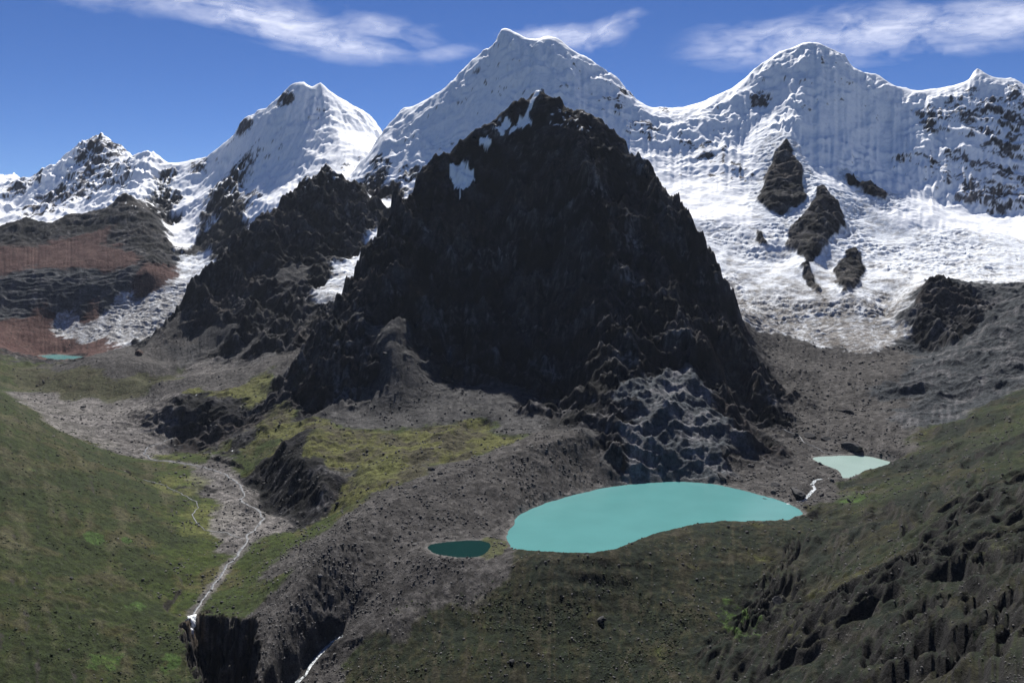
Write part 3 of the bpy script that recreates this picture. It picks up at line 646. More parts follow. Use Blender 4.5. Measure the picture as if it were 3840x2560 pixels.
# ----------------------------------------------------------------------------- meshes
def new_mat(name):
    m = bpy.data.materials.new(name); m.use_nodes = True
    m.node_tree.nodes.clear(); return m, m.node_tree.nodes, m.node_tree.links
def terrain_material():
    m, n, l = new_mat('mountain_ground')
    out = n.new('ShaderNodeOutputMaterial'); b = n.new('ShaderNodeBsdfPrincipled')
    l.new(b.outputs[0], out.inputs[0])
    a = n.new('ShaderNodeAttribute'); a.attribute_name = 'cover'
    s = n.new('ShaderNodeAttribute'); s.attribute_name = 'snow'
    geo = n.new('ShaderNodeNewGeometry')
    tx = n.new('ShaderNodeTexNoise'); tx.inputs['Scale'].default_value = 0.09; tx.inputs['Detail'].default_value = 6; tx.inputs['Roughness'].default_value = 0.68
    l.new(geo.outputs['Position'], tx.inputs['Vector'])
    mr = n.new('ShaderNodeMapRange'); mr.inputs['From Min'].default_value = 0.3; mr.inputs['From Max'].default_value = 0.7; mr.inputs['To Min'].default_value = 0.42; mr.inputs['To Max'].default_value = 1.58
    l.new(tx.outputs['Fac'], mr.inputs['Value'])
    inv = n.new('ShaderNodeMix'); inv.data_type = 'FLOAT'; inv.inputs[3].default_value = 1.0
    l.new(s.outputs['Fac'], inv.inputs[0]); l.new(mr.outputs[0], inv.inputs[2])
    t2 = n.new('ShaderNodeTexNoise'); t2.inputs['Scale'].default_value = 0.42; t2.inputs['Detail'].default_value = 2; t2.inputs['Roughness'].default_value = 0.6
    l.new(geo.outputs['Position'], t2.inputs['Vector'])
    m2 = n.new('ShaderNodeMapRange'); m2.inputs['From Min'].default_value = 0.3; m2.inputs['From Max'].default_value = 0.7; m2.inputs['To Min'].default_value = 0.55; m2.inputs['To Max'].default_value = 1.45
    l.new(t2.outputs['Fac'], m2.inputs['Value'])
    mm = n.new('ShaderNodeMath'); mm.operation = 'MULTIPLY'
    l.new(mr.outputs[0], mm.inputs[0]); l.new(m2.outputs[0], mm.inputs[1])
    l.new(mm.outputs[0], inv.inputs[2])
    mul = n.new('ShaderNodeVectorMath'); mul.operation = 'SCALE'
    l.new(a.outputs['Color'], mul.inputs[0]); l.new(inv.outputs[0], mul.inputs['Scale'])
    l.new(mul.outputs[0], b.inputs['Base Color'])
    rr = n.new('ShaderNodeMapRange'); rr.inputs['To Min'].default_value = 0.95; rr.inputs['To Max'].default_value = 0.7
    l.new(s.outputs['Fac'], rr.inputs['Value']); l.new(rr.outputs[0], b.inputs['Roughness'])
    b.inputs['Specular IOR Level'].default_value = 0.15
    bp = n.new('ShaderNodeBump'); bp.inputs['Distance'].default_value = 7.0
    st = n.new('ShaderNodeMapRange'); st.inputs['To Min'].default_value = 0.75; st.inputs['To Max'].default_value = 0.2
    l.new(s.outputs['Fac'], st.inputs['Value']); l.new(st.outputs[0], bp.inputs['Strength'])
    l.new(tx.outputs['Fac'], bp.inputs['Height']); l.new(bp.outputs[0], b.inputs['Normal'])
    return m
GROUND = terrain_material()

def tag(o, label=None, cat=None, group=None, kind=None):
    if label: o['label'] = label
    if cat: o['category'] = cat
    if group: o['group'] = group
    if kind: o['kind'] = kind
    return o
def make_mesh(name, verts, faces, mat, smooth=True):
    """verts (n,3) array, faces (m,4) or (m,3) index array -> one linked mesh object."""
    me = bpy.data.meshes.new(name)
    me.vertices.add(len(verts)); me.vertices.foreach_set('co', np.ascontiguousarray(verts, f32).ravel())
    k = faces.shape[1]
    me.loops.add(faces.size); me.loops.foreach_set('vertex_index', np.ascontiguousarray(faces, np.int32).ravel())
    me.polygons.add(len(faces)); me.polygons.foreach_set('loop_start', np.arange(0, faces.size, k, dtype=np.int32))
    if smooth: me.polygons.foreach_set('use_smooth', np.ones(len(faces), bool))
    me.materials.append(mat); me.update(calc_edges=True)
    o = bpy.data.objects.new(name, me); sc.collection.objects.link(o)
    return o
REGOBJ = {
 'west_peak': ('snow_mountain', 'far snow mountain with rock-streaked flank above the red ridge'),
 'twin_peak': ('snow_mountain', 'snow mountain with two close summits and a sunlit arete'),
 'great_peak': ('snow_mountain', 'tallest white snow mountain rising behind the black peak'),
 'dome_peak': ('snow_mountain', 'broad round-topped snow mountain above the crevassed glacier'),
 'east_peak': ('snow_mountain', 'rock-speckled snow wall with a small pointed tooth, at the right edge'),
 'east_glacier': ('glacier_terrain', 'wide crevassed glacier and icefall between black rock islands'),
 'east_slabs': ('slab_hill', 'smooth grey glacier-worn rock slabs beside the icefall'),
 'east_debris': ('moraine_terrain', 'grey rubble-covered ground between the icefall and the lakes'),
 'red_ridge': ('red_mountain', 'red-brown ridge with dark crags below the far snow mountain'),
 'west_slabs': ('slab_hill', 'grey ice-smoothed rock band under the red ridge'),
 'west_debris': ('debris_terrain', 'reddish debris along the edge of the long glacier tongue'),
 'west_glacier': ('glacier_terrain', 'long pale glacier tongue descending past the red ridge'),
 'shadow_mountain': ('dark_mountain', 'dark blue-grey rock mountain left of the black peak'),
 'gully_ice': ('gully_terrain', 'steep gully with broken ice between the two dark mountains'),
 'dark_mountain': ('dark_mountain', 'huge black rock mountain standing over the turquoise lake'),
 'dark_knoll': ('rock_hill', 'dark pointed rock knoll beside the grey scree chute'),
 'bench': ('green_hill', 'yellow-green grassy knolls with dark cliffs under the black peak'),
 'valley': ('valley_ground', 'valley floor with grey gravel flats and green turf'),
 'mound': ('moraine_hill', 'rounded brown moraine mound in front of the small far lake'),
 'moraine': ('moraine_hill', 'grey rilled moraine ridge along the near side of the lake'),
 'hill': ('grass_hill', 'dark green rounded hill in front of the turquoise lake'),
 'east_slope': ('grass_hill', 'steep dark grassy hillside with crags at the lower right'),
 'west_slope': ('grass_hill', 'smooth shrub-dotted green hillside at the lower left'),
 'far': ('far_terrain', 'ground beyond the snow mountains'),
}
Zf = Z.astype(f32)
V = np.stack([X, Y, Zf], -1).reshape(-1, 3)
reg_v = Wg.argmax(-1)
ang = (Zf - CAMZ) / Y
runmax = np.maximum.accumulate(ang, 0)
hid = ang < np.concatenate([runmax[:1] * 0 - 9, runmax[:-1]]) - 0.02
# hidden far sides use larger cells
B = 4
nbr, nbc = (NR - 1) // B, (NC - 1) // B
hb = hid[:nbr * B, :nbc * B].reshape(nbr, B, nbc, B).all((1, 3))
pad = np.pad(hb, 1, constant_values=False)
hb2 = hb.copy()
for a in (0, 1, 2):
    for b in (0, 1, 2): hb2 &= pad[a:a + nbr, b:b + nbc]
cell_h = np.zeros((NR - 1, NC - 1), bool)
cell_h[:nbr * B, :nbc * B] = np.repeat(np.repeat(hb2, B, 0), B, 1)
ii, jj = np.where(~cell_h)
idx = np.arange(NR * NC).reshape(NR, NC)
q1 = np.stack([idx[ii, jj], idx[ii, jj + 1], idx[ii + 1, jj + 1], idx[ii + 1, jj]], 1)
r1 = reg_v[ii, jj]
bi, bj = np.where(hb2); bi *= B; bj *= B
q2 = np.stack([idx[bi, bj], idx[bi, bj + B], idx[bi + B, bj + B], idx[bi + B, bj]], 1)
r2 = reg_v[bi, bj]
Q = np.concatenate([q1, q2]); R_ = np.concatenate([r1, r2])
print('quads', len(Q))
colf = np.concatenate([col.reshape(-1, 3), np.ones((col.size // 3, 1), f32)], 1).astype(f32)
snf = np.clip(snow_m, 0, 1).astype(f32).ravel()
Nrm = np.stack([nx, ny, nz], -1).reshape(-1, 3).astype(f32)
for k, rname in enumerate(REG):
    q = Q[R_ == k]
    if not len(q): continue
    used, invx = np.unique(q, return_inverse=True)
    nm, lab = REGOBJ[rname]
    o = make_mesh(nm, V[used], invx.reshape(q.shape), GROUND)
    me = o.data
    at = me.attributes.new('cover', 'FLOAT_COLOR', 'POINT'); at.data.foreach_set('color', colf[used].ravel())
    at = me.attributes.new('snow', 'FLOAT', 'POINT'); at.data.foreach_set('value', snf[used])
    tag(o, lab, nm.split('_')[-1] if not nm.endswith('terrain') else nm.split('_')[0], None, 'structure')
print('mesh', _t.time() - _t0)

# ----------------------------------------------------------------------------- lakes
def water_material(name, c, rough, ripple):
    m, n, l = new_mat(name)
    out = n.new('ShaderNodeOutputMaterial'); b = n.new('ShaderNodeBsdfPrincipled'); l.new(b.outputs[0], out.inputs[0])
    geo = n.new('ShaderNodeNewGeometry')
    t2 = n.new('ShaderNodeTexNoise'); t2.inputs['Scale'].default_value = 0.012; t2.inputs['Detail'].default_value = 3
    l.new(geo.outputs['Position'], t2.inputs['Vector'])
    mx = n.new('ShaderNodeMix'); mx.data_type = 'RGBA'
    mx.inputs[6].default_value = tuple(x * 0.84 for x in c) + (1,); mx.inputs[7].default_value = tuple(min(1, x * 1.07) for x in c) + (1,)
    l.new(t2.outputs['Fac'], mx.inputs[0]); l.new(mx.outputs[2], b.inputs['Base Color'])
    b.inputs['Roughness'].default_value = rough; b.inputs['IOR'].default_value = 1.33
    tx = n.new('ShaderNodeTexNoise'); tx.inputs['Scale'].default_value = 0.35; tx.inputs['Detail'].default_value = 4
    l.new(geo.outputs['Position'], tx.inputs['Vector'])
    bp = n.new('ShaderNodeBump'); bp.inputs['Distance'].default_value = ripple; bp.inputs['Strength'].default_value = 0.4
    l.new(tx.outputs['Fac'], bp.inputs['Height']); l.new(bp.outputs[0], b.inputs['Normal'])
    return m
def lake(name, P, z, mat, label):
    P = smooth_poly(P); c = P.mean(0)
    P = c + (P - c) * (1 + 14.0 / np.linalg.norm(P - c, axis=1, keepdims=True))
    v = np.concatenate([P, np.full((len(P), 1), z)], 1)
    me = bpy.data.meshes.new(name)
    me.from_pydata([tuple(p) for p in v], [], [tuple(range(len(v)))])
    me.materials.append(mat); me.update()
    if me.polygons[0].normal.z < 0: me.flip_normals()
    o = bpy.data.objects.new(name, me); sc.collection.objects.link(o)
    return tag(o, label, 'lake', None, 'structure')
lake('lake', LAKE, 0.0, water_material('turquoise_water', (0.084, 0.235, 0.232), 0.16, 0.5), 'large milky turquoise lake at the foot of the black mountain')
lake('lake', POND, 0.5, water_material('dark_green_water', (0.005, 0.026, 0.025), 0.1, 0.2), 'small dark green pond beside the turquoise lake')
lake('lake', TARN, 24.0, water_material('pale_water', (0.25, 0.34, 0.31), 0.25, 0.4), 'small pale milky lake below the rubble, above the turquoise lake')
lake('lake', WTARN, 20.0, water_material('teal_water', (0.08, 0.24, 0.24), 0.12, 0.4), 'tiny far teal lake behind the brown moraine mound')

# ----------------------------------------------------------------------------- running water
def ground_z(x, y):
    x = np.atleast_1d(np.asarray(x, float)); y = np.atleast_1d(np.asarray(y, float))
    fc = np.clip(np.interp(x / y, SC, np.arange(NC)), 0, NC - 1.001); fr = np.clip(np.interp(y, YR, np.arange(NR)), 0, NR - 1.001)
    i = fc.astype(int); j = fr.astype(int); a = fc - i; b = fr - j
    return (Z[j, i] * (1 - a) + Z[j, i + 1] * a) * (1 - b) + (Z[j + 1, i] * (1 - a) + Z[j + 1, i + 1] * a) * b
def stream_material(name, c, foam):
    m, n, l = new_mat(name)
    out = n.new('ShaderNodeOutputMaterial'); b = n.new('ShaderNodeBsdfPrincipled'); l.new(b.outputs[0], out.inputs[0])
    geo = n.new('ShaderNodeNewGeometry')
    tx = n.new('ShaderNodeTexNoise'); tx.inputs['Scale'].default_value = 0.22; tx.inputs['Detail'].default_value = 5
    l.new(geo.outputs['Position'], tx.inputs['Vector'])
    rp = n.new('ShaderNodeValToRGB'); rp.color_ramp.elements[0].position = 0.42; rp.color_ramp.elements[1].position = 0.60
    rp.color_ramp.elements[0].color = c + (1,); rp.color_ramp.elements[1].color = foam + (1,)
    l.new(tx.outputs['Fac'], rp.inputs[0]); l.new(rp.outputs[0], b.inputs['Base Color'])
    b.inputs['Roughness'].default_value = 0.35
    bp = n.new('ShaderNodeBump'); bp.inputs['Distance'].default_value = 1.0; bp.inputs['Strength'].default_value = 0.5
    l.new(tx.outputs['Fac'], bp.inputs['Height']); l.new(bp.outputs[0], b.inputs['Normal'])
    return m
def ribbon(name, P, width, lift, mat, label, seed, fall=False):
    P = [np.array(p) for p in P]; r = np.random.default_rng(seed); vs = []; fs = []
    for i, p in enumerate(P):
        a = P[max(i - 1, 0)]; b = P[min(i + 1, len(P) - 1)]
        t = (b - a)[:2]; t = t / (np.linalg.norm(t) + 1e-6); nn = np.array((-t[1], t[0]))
        wd = width * r.uniform(0.55, 1.35)
        for k in (-1, -0.4, 0.4, 1):
            q = p[:2] + nn * wd * k
            z = float(ground_z(*q)[0]) + lift if fall else p[2] + lift
            vs.append((q[0], q[1], z + (0.15 if abs(k) < 1 else 0)))
    for i in range(len(P) - 1):
        for k in range(3):
            a = i * 4 + k; fs.append((a, a + 1, a + 5, a + 4))
    o = make_mesh(name, np.array(vs), np.array(fs), mat)
    return tag(o, label, 'waterfall' if name == 'waterfall' else 'stream', None, 'structure')
FOAM = stream_material('rushing_water', (0.10, 0.12, 0.125), (0.55, 0.58, 0.60))
FALL = stream_material('falling_water', (0.55, 0.58, 0.60), (0.85, 0.87, 0.88))
SILT = stream_material('silty_water', (0.035, 0.040, 0.042), (0.17, 0.17, 0.17))
ribbon('river', RIVER_D, 2.4, -0.45, SILT, 'grey braided river winding down the green valley floor', 1)
ribbon('river', SIDE_D, 1.2, -0.45, SILT, 'thin meandering side stream through the valley meadow', 2)
ribbon('river', OUTLET_D, 3.2, -0.35, FOAM, 'white foaming stream in the gully left of the dark hill', 3)
ribbon('river', INLET_D, 3.4, -0.35, FOAM, 'white cascade joining the pale small lake to the turquoise lake', 4)
ribbon('river', UPPER_D, 2.0, -0.35, SILT, 'grey rivulet running through rubble into the pale small lake', 5)
top_ = np.array(RIVER_D[-1]); drop = []
for k in range(26):
    drop.append((top_[0] + 0.35 * k + math.sin(k * 0.9) * 0.8, top_[1] - k * 1.5, 0))
ribbon('waterfall', drop, 6.5, 1.6, FALL, 'white waterfall plunging from the valley lip into the dark canyon', 6, True)

# ----------------------------------------------------------------------------- boulders, rubble, shrubs
def ico(sub):
    t = (1 + 5 ** 0.5) / 2
    v = [(-1,t,0),(1,t,0),(-1,-t,0),(1,-t,0),(0,-1,t),(0,1,t),(0,-1,-t),(0,1,-t),(t,0,-1),(t,0,1),(-t,0,-1),(-t,0,1)]
    f = [(0,11,5),(0,5,1),(0,1,7),(0,7,10),(0,10,11),(1,5,9),(5,11,4),(11,10,2),(10,7,6),(7,1,8),(3,9,4),(3,4,2),(3,2,6),(3,6,8),(3,8,9),(4,9,5),(2,4,11),(6,2,10),(8,6,7),(9,8,1)]
    v = [np.array(p) / np.linalg.norm(p) for p in v]
    for _ in range(sub):
        c = {}; g_ = []
        def mid(a, b):
            k = (min(a, b), max(a, b))
            if k not in c:
                p = v[a] + v[b]; v.append(p / np.linalg.norm(p)); c[k] = len(v) - 1
            return c[k]
        for a, b, d in f:
            x_, y_, z_ = mid(a, b), mid(b, d), mid(d, a)
            g_ += [(a, x_, z_), (b, y_, x_), (d, z_, y_), (x_, y_, z_)]
        f = g_
    return np.array(v), np.array(f)
def rock_shape(seed, sub=2, cuts=9, squash=0.75):
    """A boulder: a ball cut flat by random planes, broken faces and edges."""
    r = np.random.default_rng(seed); v, f = ico(sub); v = v * r.uniform(0.8, 1.25, 3)
    for _ in range(cuts):
        d = r.normal(size=3); d /= np.linalg.norm(d); h = r.uniform(0.45, 0.8)
        e = v @ d - h; v = v - np.clip(e, 0, None)[:, None] * d
    v = v * (1 + r.normal(0, 0.03, (len(v), 1))); v[:, 2] *= squash
    return v, f
def rock_material(name, a, b):
    m, n, l = new_mat(name)
    out = n.new('ShaderNodeOutputMaterial'); bs = n.new('ShaderNodeBsdfPrincipled'); l.new(bs.outputs[0], out.inputs[0])
    geo = n.new('ShaderNodeNewGeometry')
    tx = n.new('ShaderNodeTexNoise'); tx.inputs['Scale'].default_value = 0.35; tx.inputs['Detail'].default_value = 6; tx.inputs['Roughness'].default_value = 0.7
    l.new(geo.outputs['Position'], tx.inputs['Vector'])
    rp = n.new('ShaderNodeValToRGB'); rp.color_ramp.elements[0].position = 0.35; rp.color_ramp.elements[1].position = 0.68
    rp.color_ramp.elements[0].color = a + (1,); rp.color_ramp.elements[1].color = b + (1,)
    l.new(tx.outputs['Fac'], rp.inputs[0]); l.new(rp.outputs[0], bs.inputs['Base Color'])
    bs.inputs['Roughness'].default_value = 0.92; bs.inputs['Specular IOR Level'].default_value = 0.2
    bp = n.new('ShaderNodeBump'); bp.inputs['Distance'].default_value = 0.6; bp.inputs['Strength'].default_value = 0.7
    l.new(tx.outputs['Fac'], bp.inputs['Height']); l.new(bp.outputs[0], bs.inputs['Normal'])
    return m
GREY_ROCK = rock_material('grey_boulder_rock', (0.050, 0.048, 0.047), (0.125, 0.12, 0.115))
DARK_ROCK = rock_material('dark_outcrop_rock', (0.022, 0.022, 0.024), (0.075, 0.073, 0.073))
RED_ROCK = rock_material('reddish_boulder_rock', (0.060, 0.040, 0.034), (0.135, 0.095, 0.080))
PALE_ROCK = rock_material('pale_boulder_rock', (0.12, 0.115, 0.11), (0.23, 0.22, 0.21))
def rock_mesh(name, seed, mat, **k):
    v, f = rock_shape(seed, **k)
    me = bpy.data.meshes.new(name); me.from_pydata(v.tolist(), [], f.tolist()); me.materials.append(mat); me.update(); return me
ROCKS = {m.name: [rock_mesh('boulder', 900 + i, m) for i in range(6)] for m in (GREY_ROCK, DARK_ROCK, RED_ROCK, PALE_ROCK)}
def boulder(u, v, size, mat, label, group=None, p=None, stretch=None, r=random.Random(5)):
    p = hit(u, v) if p is None else p
    o = bpy.data.objects.new('boulder', r.choice(ROCKS[mat.name])); sc.collection.objects.link(o)
    sx, sy, sz = stretch or (r.uniform(.8, 1.3), r.uniform(.8, 1.2), r.uniform(.8, 1.2))
    o.location = (p[0], p[1], p[2] + size * 0.10 * sz); o.scale = (size / 2 * sx, size / 2 * sy, size / 2 * sz)
    o.rotation_euler = (r.uniform(-.2, .2), r.uniform(-.2, .2), r.uniform(0, 6.28))
    return tag(o, label, 'boulder', group)
for u, v, sz, m, lab in [
    (318,815,46,RED_ROCK,'house-sized reddish boulder perched beside the brown moraine mound'),
    (989,1080,19,DARK_ROCK,'largest dark boulder on the bright green bench'),
    (1011,1089,14,DARK_ROCK,'dark boulder just right of the largest one on the bench'),
    (897,1121,11,GREY_ROCK,'dark low boulder behind the moraine crest, left of a row'),
    (922,1121,9,GREY_ROCK,'middle boulder of the row behind the moraine crest'),
    (953,1119,12,GREY_ROCK,'right boulder of the row behind the moraine crest'),
    (786,1254,10,GREY_ROCK,'lone boulder near the top of the pointed moraine shoulder'),
    (734,1325,8,PALE_ROCK,'pale boulder on the rilled flank of the moraine ridge'),
    (952,1252,11,GREY_ROCK,'dark boulder on the bank left of the green pond'),
    (1379,1426,17,DARK_ROCK,'biggest dark boulder on the rounded hill below the lake'),
    (1288,1375,8,DARK_ROCK,'small dark boulder high on the rounded hill'),
    (1397,1360,8,GREY_ROCK,'grey boulder near the crest of the rounded hill'),
    (774,1159,12,DARK_ROCK,'dark boulder on the slope under the green bench cliff'),
    (683,1201,10,GREY_ROCK,'grey boulder at the edge of the gravel flat'),
    (693,1219,9,GREY_ROCK,'flat boulder on green turf beside the gravel flat'),
    (1175,1523,11,DARK_ROCK,'dark boulder among shrubs low on the rounded hill'),
    (1714,1224,9,DARK_ROCK,'dark boulder on the crest near the lake corner'),
    (1950,1152,12,DARK_ROCK,'dark boulder beside the bright green seep'),
    (163,1328,8,DARK_ROCK,'dark boulder alone on the left hillside'),
    (460,905,10,GREY_ROCK,'grey boulder on top of the cliff-edged green knoll'),
    (190,935,22,GREY_ROCK,'turf-topped grey rock standing in the gravel plain'),
    (885,815,22,DARK_ROCK,'dark rock rib half buried in the scree chute'),
    ]:
    boulder(u, v, sz, m, lab)
for u, v, sz, st, lab in [
    (1665,1046,34,(1.1,.8,1.3),'tall dark rock standing on rubble above the lake shore'),
    (1858,1003,30,(1.6,.8,.6),'low dark rock hump beside the grey rivulet'),
    (1955,1030,48,(1.7,.9,.7),'wide dark overhanging outcrop behind the pale small lake'),
    (1895,1010,26,(1.5,.8,.6),'dark rock hump in the rubble between rivulet and outcrop'),
    (1830,1135,34,(2.0,.8,.6),'dark ledge beside the white cascade'),
    (1780,1115,20,(1.5,1,.7),'dark rounded rock in rubble above the lake corner'),
    (1785,1385,18,(1.2,.9,1.2),'dark blocky outcrop in the gully of the right hillside'),
    (1760,1150,16,(1.6,1,.7),'low dark rock at the far lake shore'),
    (1655,1098,26,(1.4,.9,.9),'grey rock buttress meeting the far lake shore'),
    (1940,945,40,(1.6,.8,.45),'dark ice-cored rubble step below the icefall'),
    ]:
    o = boulder(u, v, sz, DARK_ROCK, lab, None, None, st); o.name = 'rock_outcrop'; o['category'] = 'outcrop'

# visible places, evenly spread over the view
vis = ~hid & (np.abs(X / Y) < 0.66) & (Y > 560)
rowh = np.gradient(YR)
foot = (rowh[:, None] * (CAMZ + 250 - np.clip(Z, -250, 900)) / Y ** 2)   # share of the view taken by a cell
def places(mask, n, seed):
    r = np.random.default_rng(seed)
    pr = (mask * vis * np.clip(foot, 0, None)).ravel().astype(np.float64); pr /= pr.sum()
    k = r.choice(len(pr), n, p=pr, replace=True)
    i, j = k // NC, k % NC
    yy = YR[i] + r.uniform(0, 1, n) * rowh[i] * 0.9; xx = (SC[j] + r.uniform(-.5, .5, n) * ds) * yy
    return np.stack([xx, yy, ground_z(xx, yy)], 1)
def R(nm): return Wg[..., REG.index(nm)]
dry = (shore > 6) & (canyon_m < 0.1)
clump = ss(fbm(X, Y, 60, 4, 601), 0.0, 0.45)
bmask = {
 'bench': (ss(R('bench'), .4, .6), 'dark boulder scattered over the green bench under the black peak', DARK_ROCK, 60, (4, 9)),
 'moraine': (ss(R('moraine'), .4, .6), 'grey boulder scattered over the moraine beside the lake', GREY_ROCK, 70, (3, 7)),
 'hill': (ss(R('hill'), .4, .6), 'stone scattered over the rounded dark hill', GREY_ROCK, 40, (3, 6)),
 'east_debris': (ss(R('east_debris'), .4, .6), 'boulder lying in the grey rubble below the icefall', GREY_ROCK, 70, (5, 14)),
 'valley': (ss(R('valley') + R('mound'), .4, .6), 'boulder strewn over the gravel valley floor and mound', PALE_ROCK, 35, (4, 9)),
}
LM = [(t, np.array(hit(u, v)[:2])) for u, v, t in [
  (700,1040,'at the brink of the dark bench cliff'),(480,915,'on the far cliff-edged knoll'),(870,1085,'beside the flat green hollow'),(1000,1000,'at the foot of the scree below the black wall'),(1150,1020,'near the sunlit scree fan'),(760,970,'below the dark pointed knoll'),(620,930,'on the middle green knolls'),(800,1110,'where the bench meets the moraine'),
  (800,1215,'near the pointed moraine shoulder'),(700,1340,'low on the moraine ridge flank'),(960,1200,'on the moraine above the green pond'),(1100,1140,'on the moraine wall above the lake'),(1260,1060,'on the high moraine crest by the black peak'),(880,1330,'above the outlet gully'),(1000,1300,'by the pond outlet'),(1350,1060,'at the grey fan beside the lake'),
  (1250,1330,'on the crest before the lake'),(1450,1300,'under the lake corner crest'),(1100,1450,'on the streaked left flank of the hill'),(1300,1500,'on the lower hill'),(1550,1400,'on the right shoulder of the hill'),(950,1520,'near the white stream'),
  (1750,1000,'below the black peak corner'),(1850,880,'on the grey ice-cored hump'),(1950,920,'below the icefall tongue'),(2030,880,'beside the smooth slabs'),(1900,1060,'beside the pale small lake'),(1760,1090,'above the lake corner'),(1980,1000,'behind the wide outcrop'),(1720,880,'against the black wall foot'),(1820,960,'along the grey rivulet'),
  (250,960,'out on the gravel plain'),(380,980,'by the knoll foot on the gravel'),(270,860,'on the brown mound'),(500,870,'on the dark rubble tongue'),(560,1150,'by the braided river'),(430,780,'on the far grey moraine'),(450,1240,'in the lower meadow'),
  (215,1237,'near the bright green seep'),(100,1300,'at the left edge of the slope'),(330,1300,'beside the pale rock strip'),(120,1480,'near the lower left corner'),(330,1480,'above the waterfall canyon'),(250,1400,'in the middle of the slope'),(200,1550,'along the bottom edge'),(45,1550,'in the bottom left corner'),(120,1545,'just right of the bottom left corner'),(290,1545,'at the bottom edge below the lit green patch'),(385,1540,'at the canyon rim by the bottom edge'),(60,1400,'high at the left edge above the corner'),(400,1350,'near the valley lip')]]
def near_mark(p):
    d = [np.hypot(*(np.asarray(p)[:2] - q)) for _, q in LM]; return LM[int(np.argmin(d))][0]
def size_word(q): return 'small' if q < 0.12 else ('mid-sized' if q < 0.45 else 'large')
for q, (k, (mk, lab, mt, n, (a, b))) in enumerate(bmask.items()):
    for p in places(mk * dry * (0.15 + clump), n, 700 + q):
        fr = random.random() ** 2.2
        boulder(0, 0, a + (b - a) * fr, mt, size_word(fr) + ' ' + mt.name.split('_')[0] + {'moraine': ' block ', 'hill': ' stone '}.get(k, ' boulder ') + near_mark(p), lab.replace('boulder ', 'boulders ').replace('stone ', 'stones '), p)

def scatter(name, P, size, base, mat, label, cat, seed, lift=0.2, rough=0.2):
    """Thousands of small pieces in one mesh."""
    r = np.random.default_rng(seed); bv, bf = base; n = len(P)
    sz = (size[0] + (size[1] - size[0]) * r.random(n) ** 2.2) * np.clip(P[:, 1] / 1300, 0.35, 2.0)
    a = r.uniform(0, 6.283, n); c_, s_ = np.cos(a), np.sin(a)
    jit = bv[None] * (1 + r.normal(0, rough, (n, len(bv), 1)))
    st = r.uniform(0.75, 1.3, (n, 1, 3)); jit = jit * st * (sz / 2)[:, None, None]
    vx = jit[..., 0] * c_[:, None] - jit[..., 1] * s_[:, None] + P[:, 0:1]
    vy = jit[..., 0] * s_[:, None] + jit[..., 1] * c_[:, None] + P[:, 1:2]
    vz = jit[..., 2] + P[:, 2:3] + (sz * lift)[:, None]
    vv = np.stack([vx, vy, vz], -1).reshape(-1, 3)
    ff = (bf[None] + (np.arange(n) * len(bv))[:, None, None]).reshape(-1, 3)
    o = make_mesh(name, vv, ff, mat, False)
    return tag(o, label, cat, None, 'stuff')
small = rock_shape(77, 0, 4, 0.7)
rub = R('moraine') * 0.9 + R('east_debris') * 1.0 + R('hill') * 0.12 + cw('T') * 0.8 + R('valley') * 0.45 + R('mound') * 0.4 + R('bench') * 0.3 + R('west_debris') * .4 + R('east_slope') * 0.2
scatter('rubble', places(rub * dry * (0.25 + clump), 15000, 801), (1.6, 5.0), small, GREY_ROCK, 'loose grey stones strewn over moraine and scree', 'rubble', 811)
scatter('pale_rubble', places((cw('V') * .8 + R('moraine') * .3 + R('east_debris') * .5 + R('hill') * .1) * dry, 4000, 803), (1.4, 3.5), small, PALE_ROCK, 'pale stones on the gravel flats and rubble', 'rubble', 813)

def leaf_material():
    m, n, l = new_mat('shrub_leaves')
    out = n.new('ShaderNodeOutputMaterial'); bs = n.new('ShaderNodeBsdfPrincipled'); l.new(bs.outputs[0], out.inputs[0])
    geo = n.new('ShaderNodeNewGeometry')
    tx = n.new('ShaderNodeTexNoise'); tx.inputs['Scale'].default_value = 0.12; tx.inputs['Detail'].default_value = 3
    l.new(geo.outputs['Position'], tx.inputs['Vector'])
    rp = n.new('ShaderNodeValToRGB'); rp.color_ramp.elements[0].position = 0.35; rp.color_ramp.elements[1].position = 0.7
    rp.color_ramp.elements[0].color = (0.014, 0.022, 0.009, 1); rp.color_ramp.elements[1].color = (0.035, 0.046, 0.016, 1)
    l.new(tx.outputs['Fac'], rp.inputs[0]); l.new(rp.outputs[0], bs.inputs['Base Color'])
    bs.inputs['Roughness'].default_value = 0.8; bs.inputs['Specular IOR Level'].default_value = 0.2
    return m
LEAF = leaf_material()
def shrub_mesh(seed):
    r = np.random.default_rng(seed); vs = []; fs = []
    for k in range(46):
        d = r.normal(size=3); d[2] = abs(d[2]); d /= np.linalg.norm(d)
        c = d * r.uniform(0.45, 1.0) * np.array((1, 1, 0.75)); a = r.normal(size=3) * 0.24; b = r.normal(size=3) * 0.24
        i = len(vs); vs += [c - a, c - b, c + a, c + b]; fs.append((i, i + 1, i + 2, i + 3))
    me = bpy.data.meshes.new('shrub'); me.from_pydata([tuple(p) for p in vs], [], fs); me.materials.append(LEAF); me.update(); return me
SHRUBS = [shrub_mesh(950 + i) for i in range(6)]
sclump = ss(fbm(X, Y, 90, 5, 611, 0.6), -0.1, 0.35)
low = ss(1500 - Y, -150, 250)
wmask = ss(R('west_slope'), .45, .65) * sclump * low * dry * (slope > 0.1)
hmask = ss(R('hill'), .5, .7) * sclump * ss(1400 - Y, -20, 60) * ss(X, -330, -120) * dry
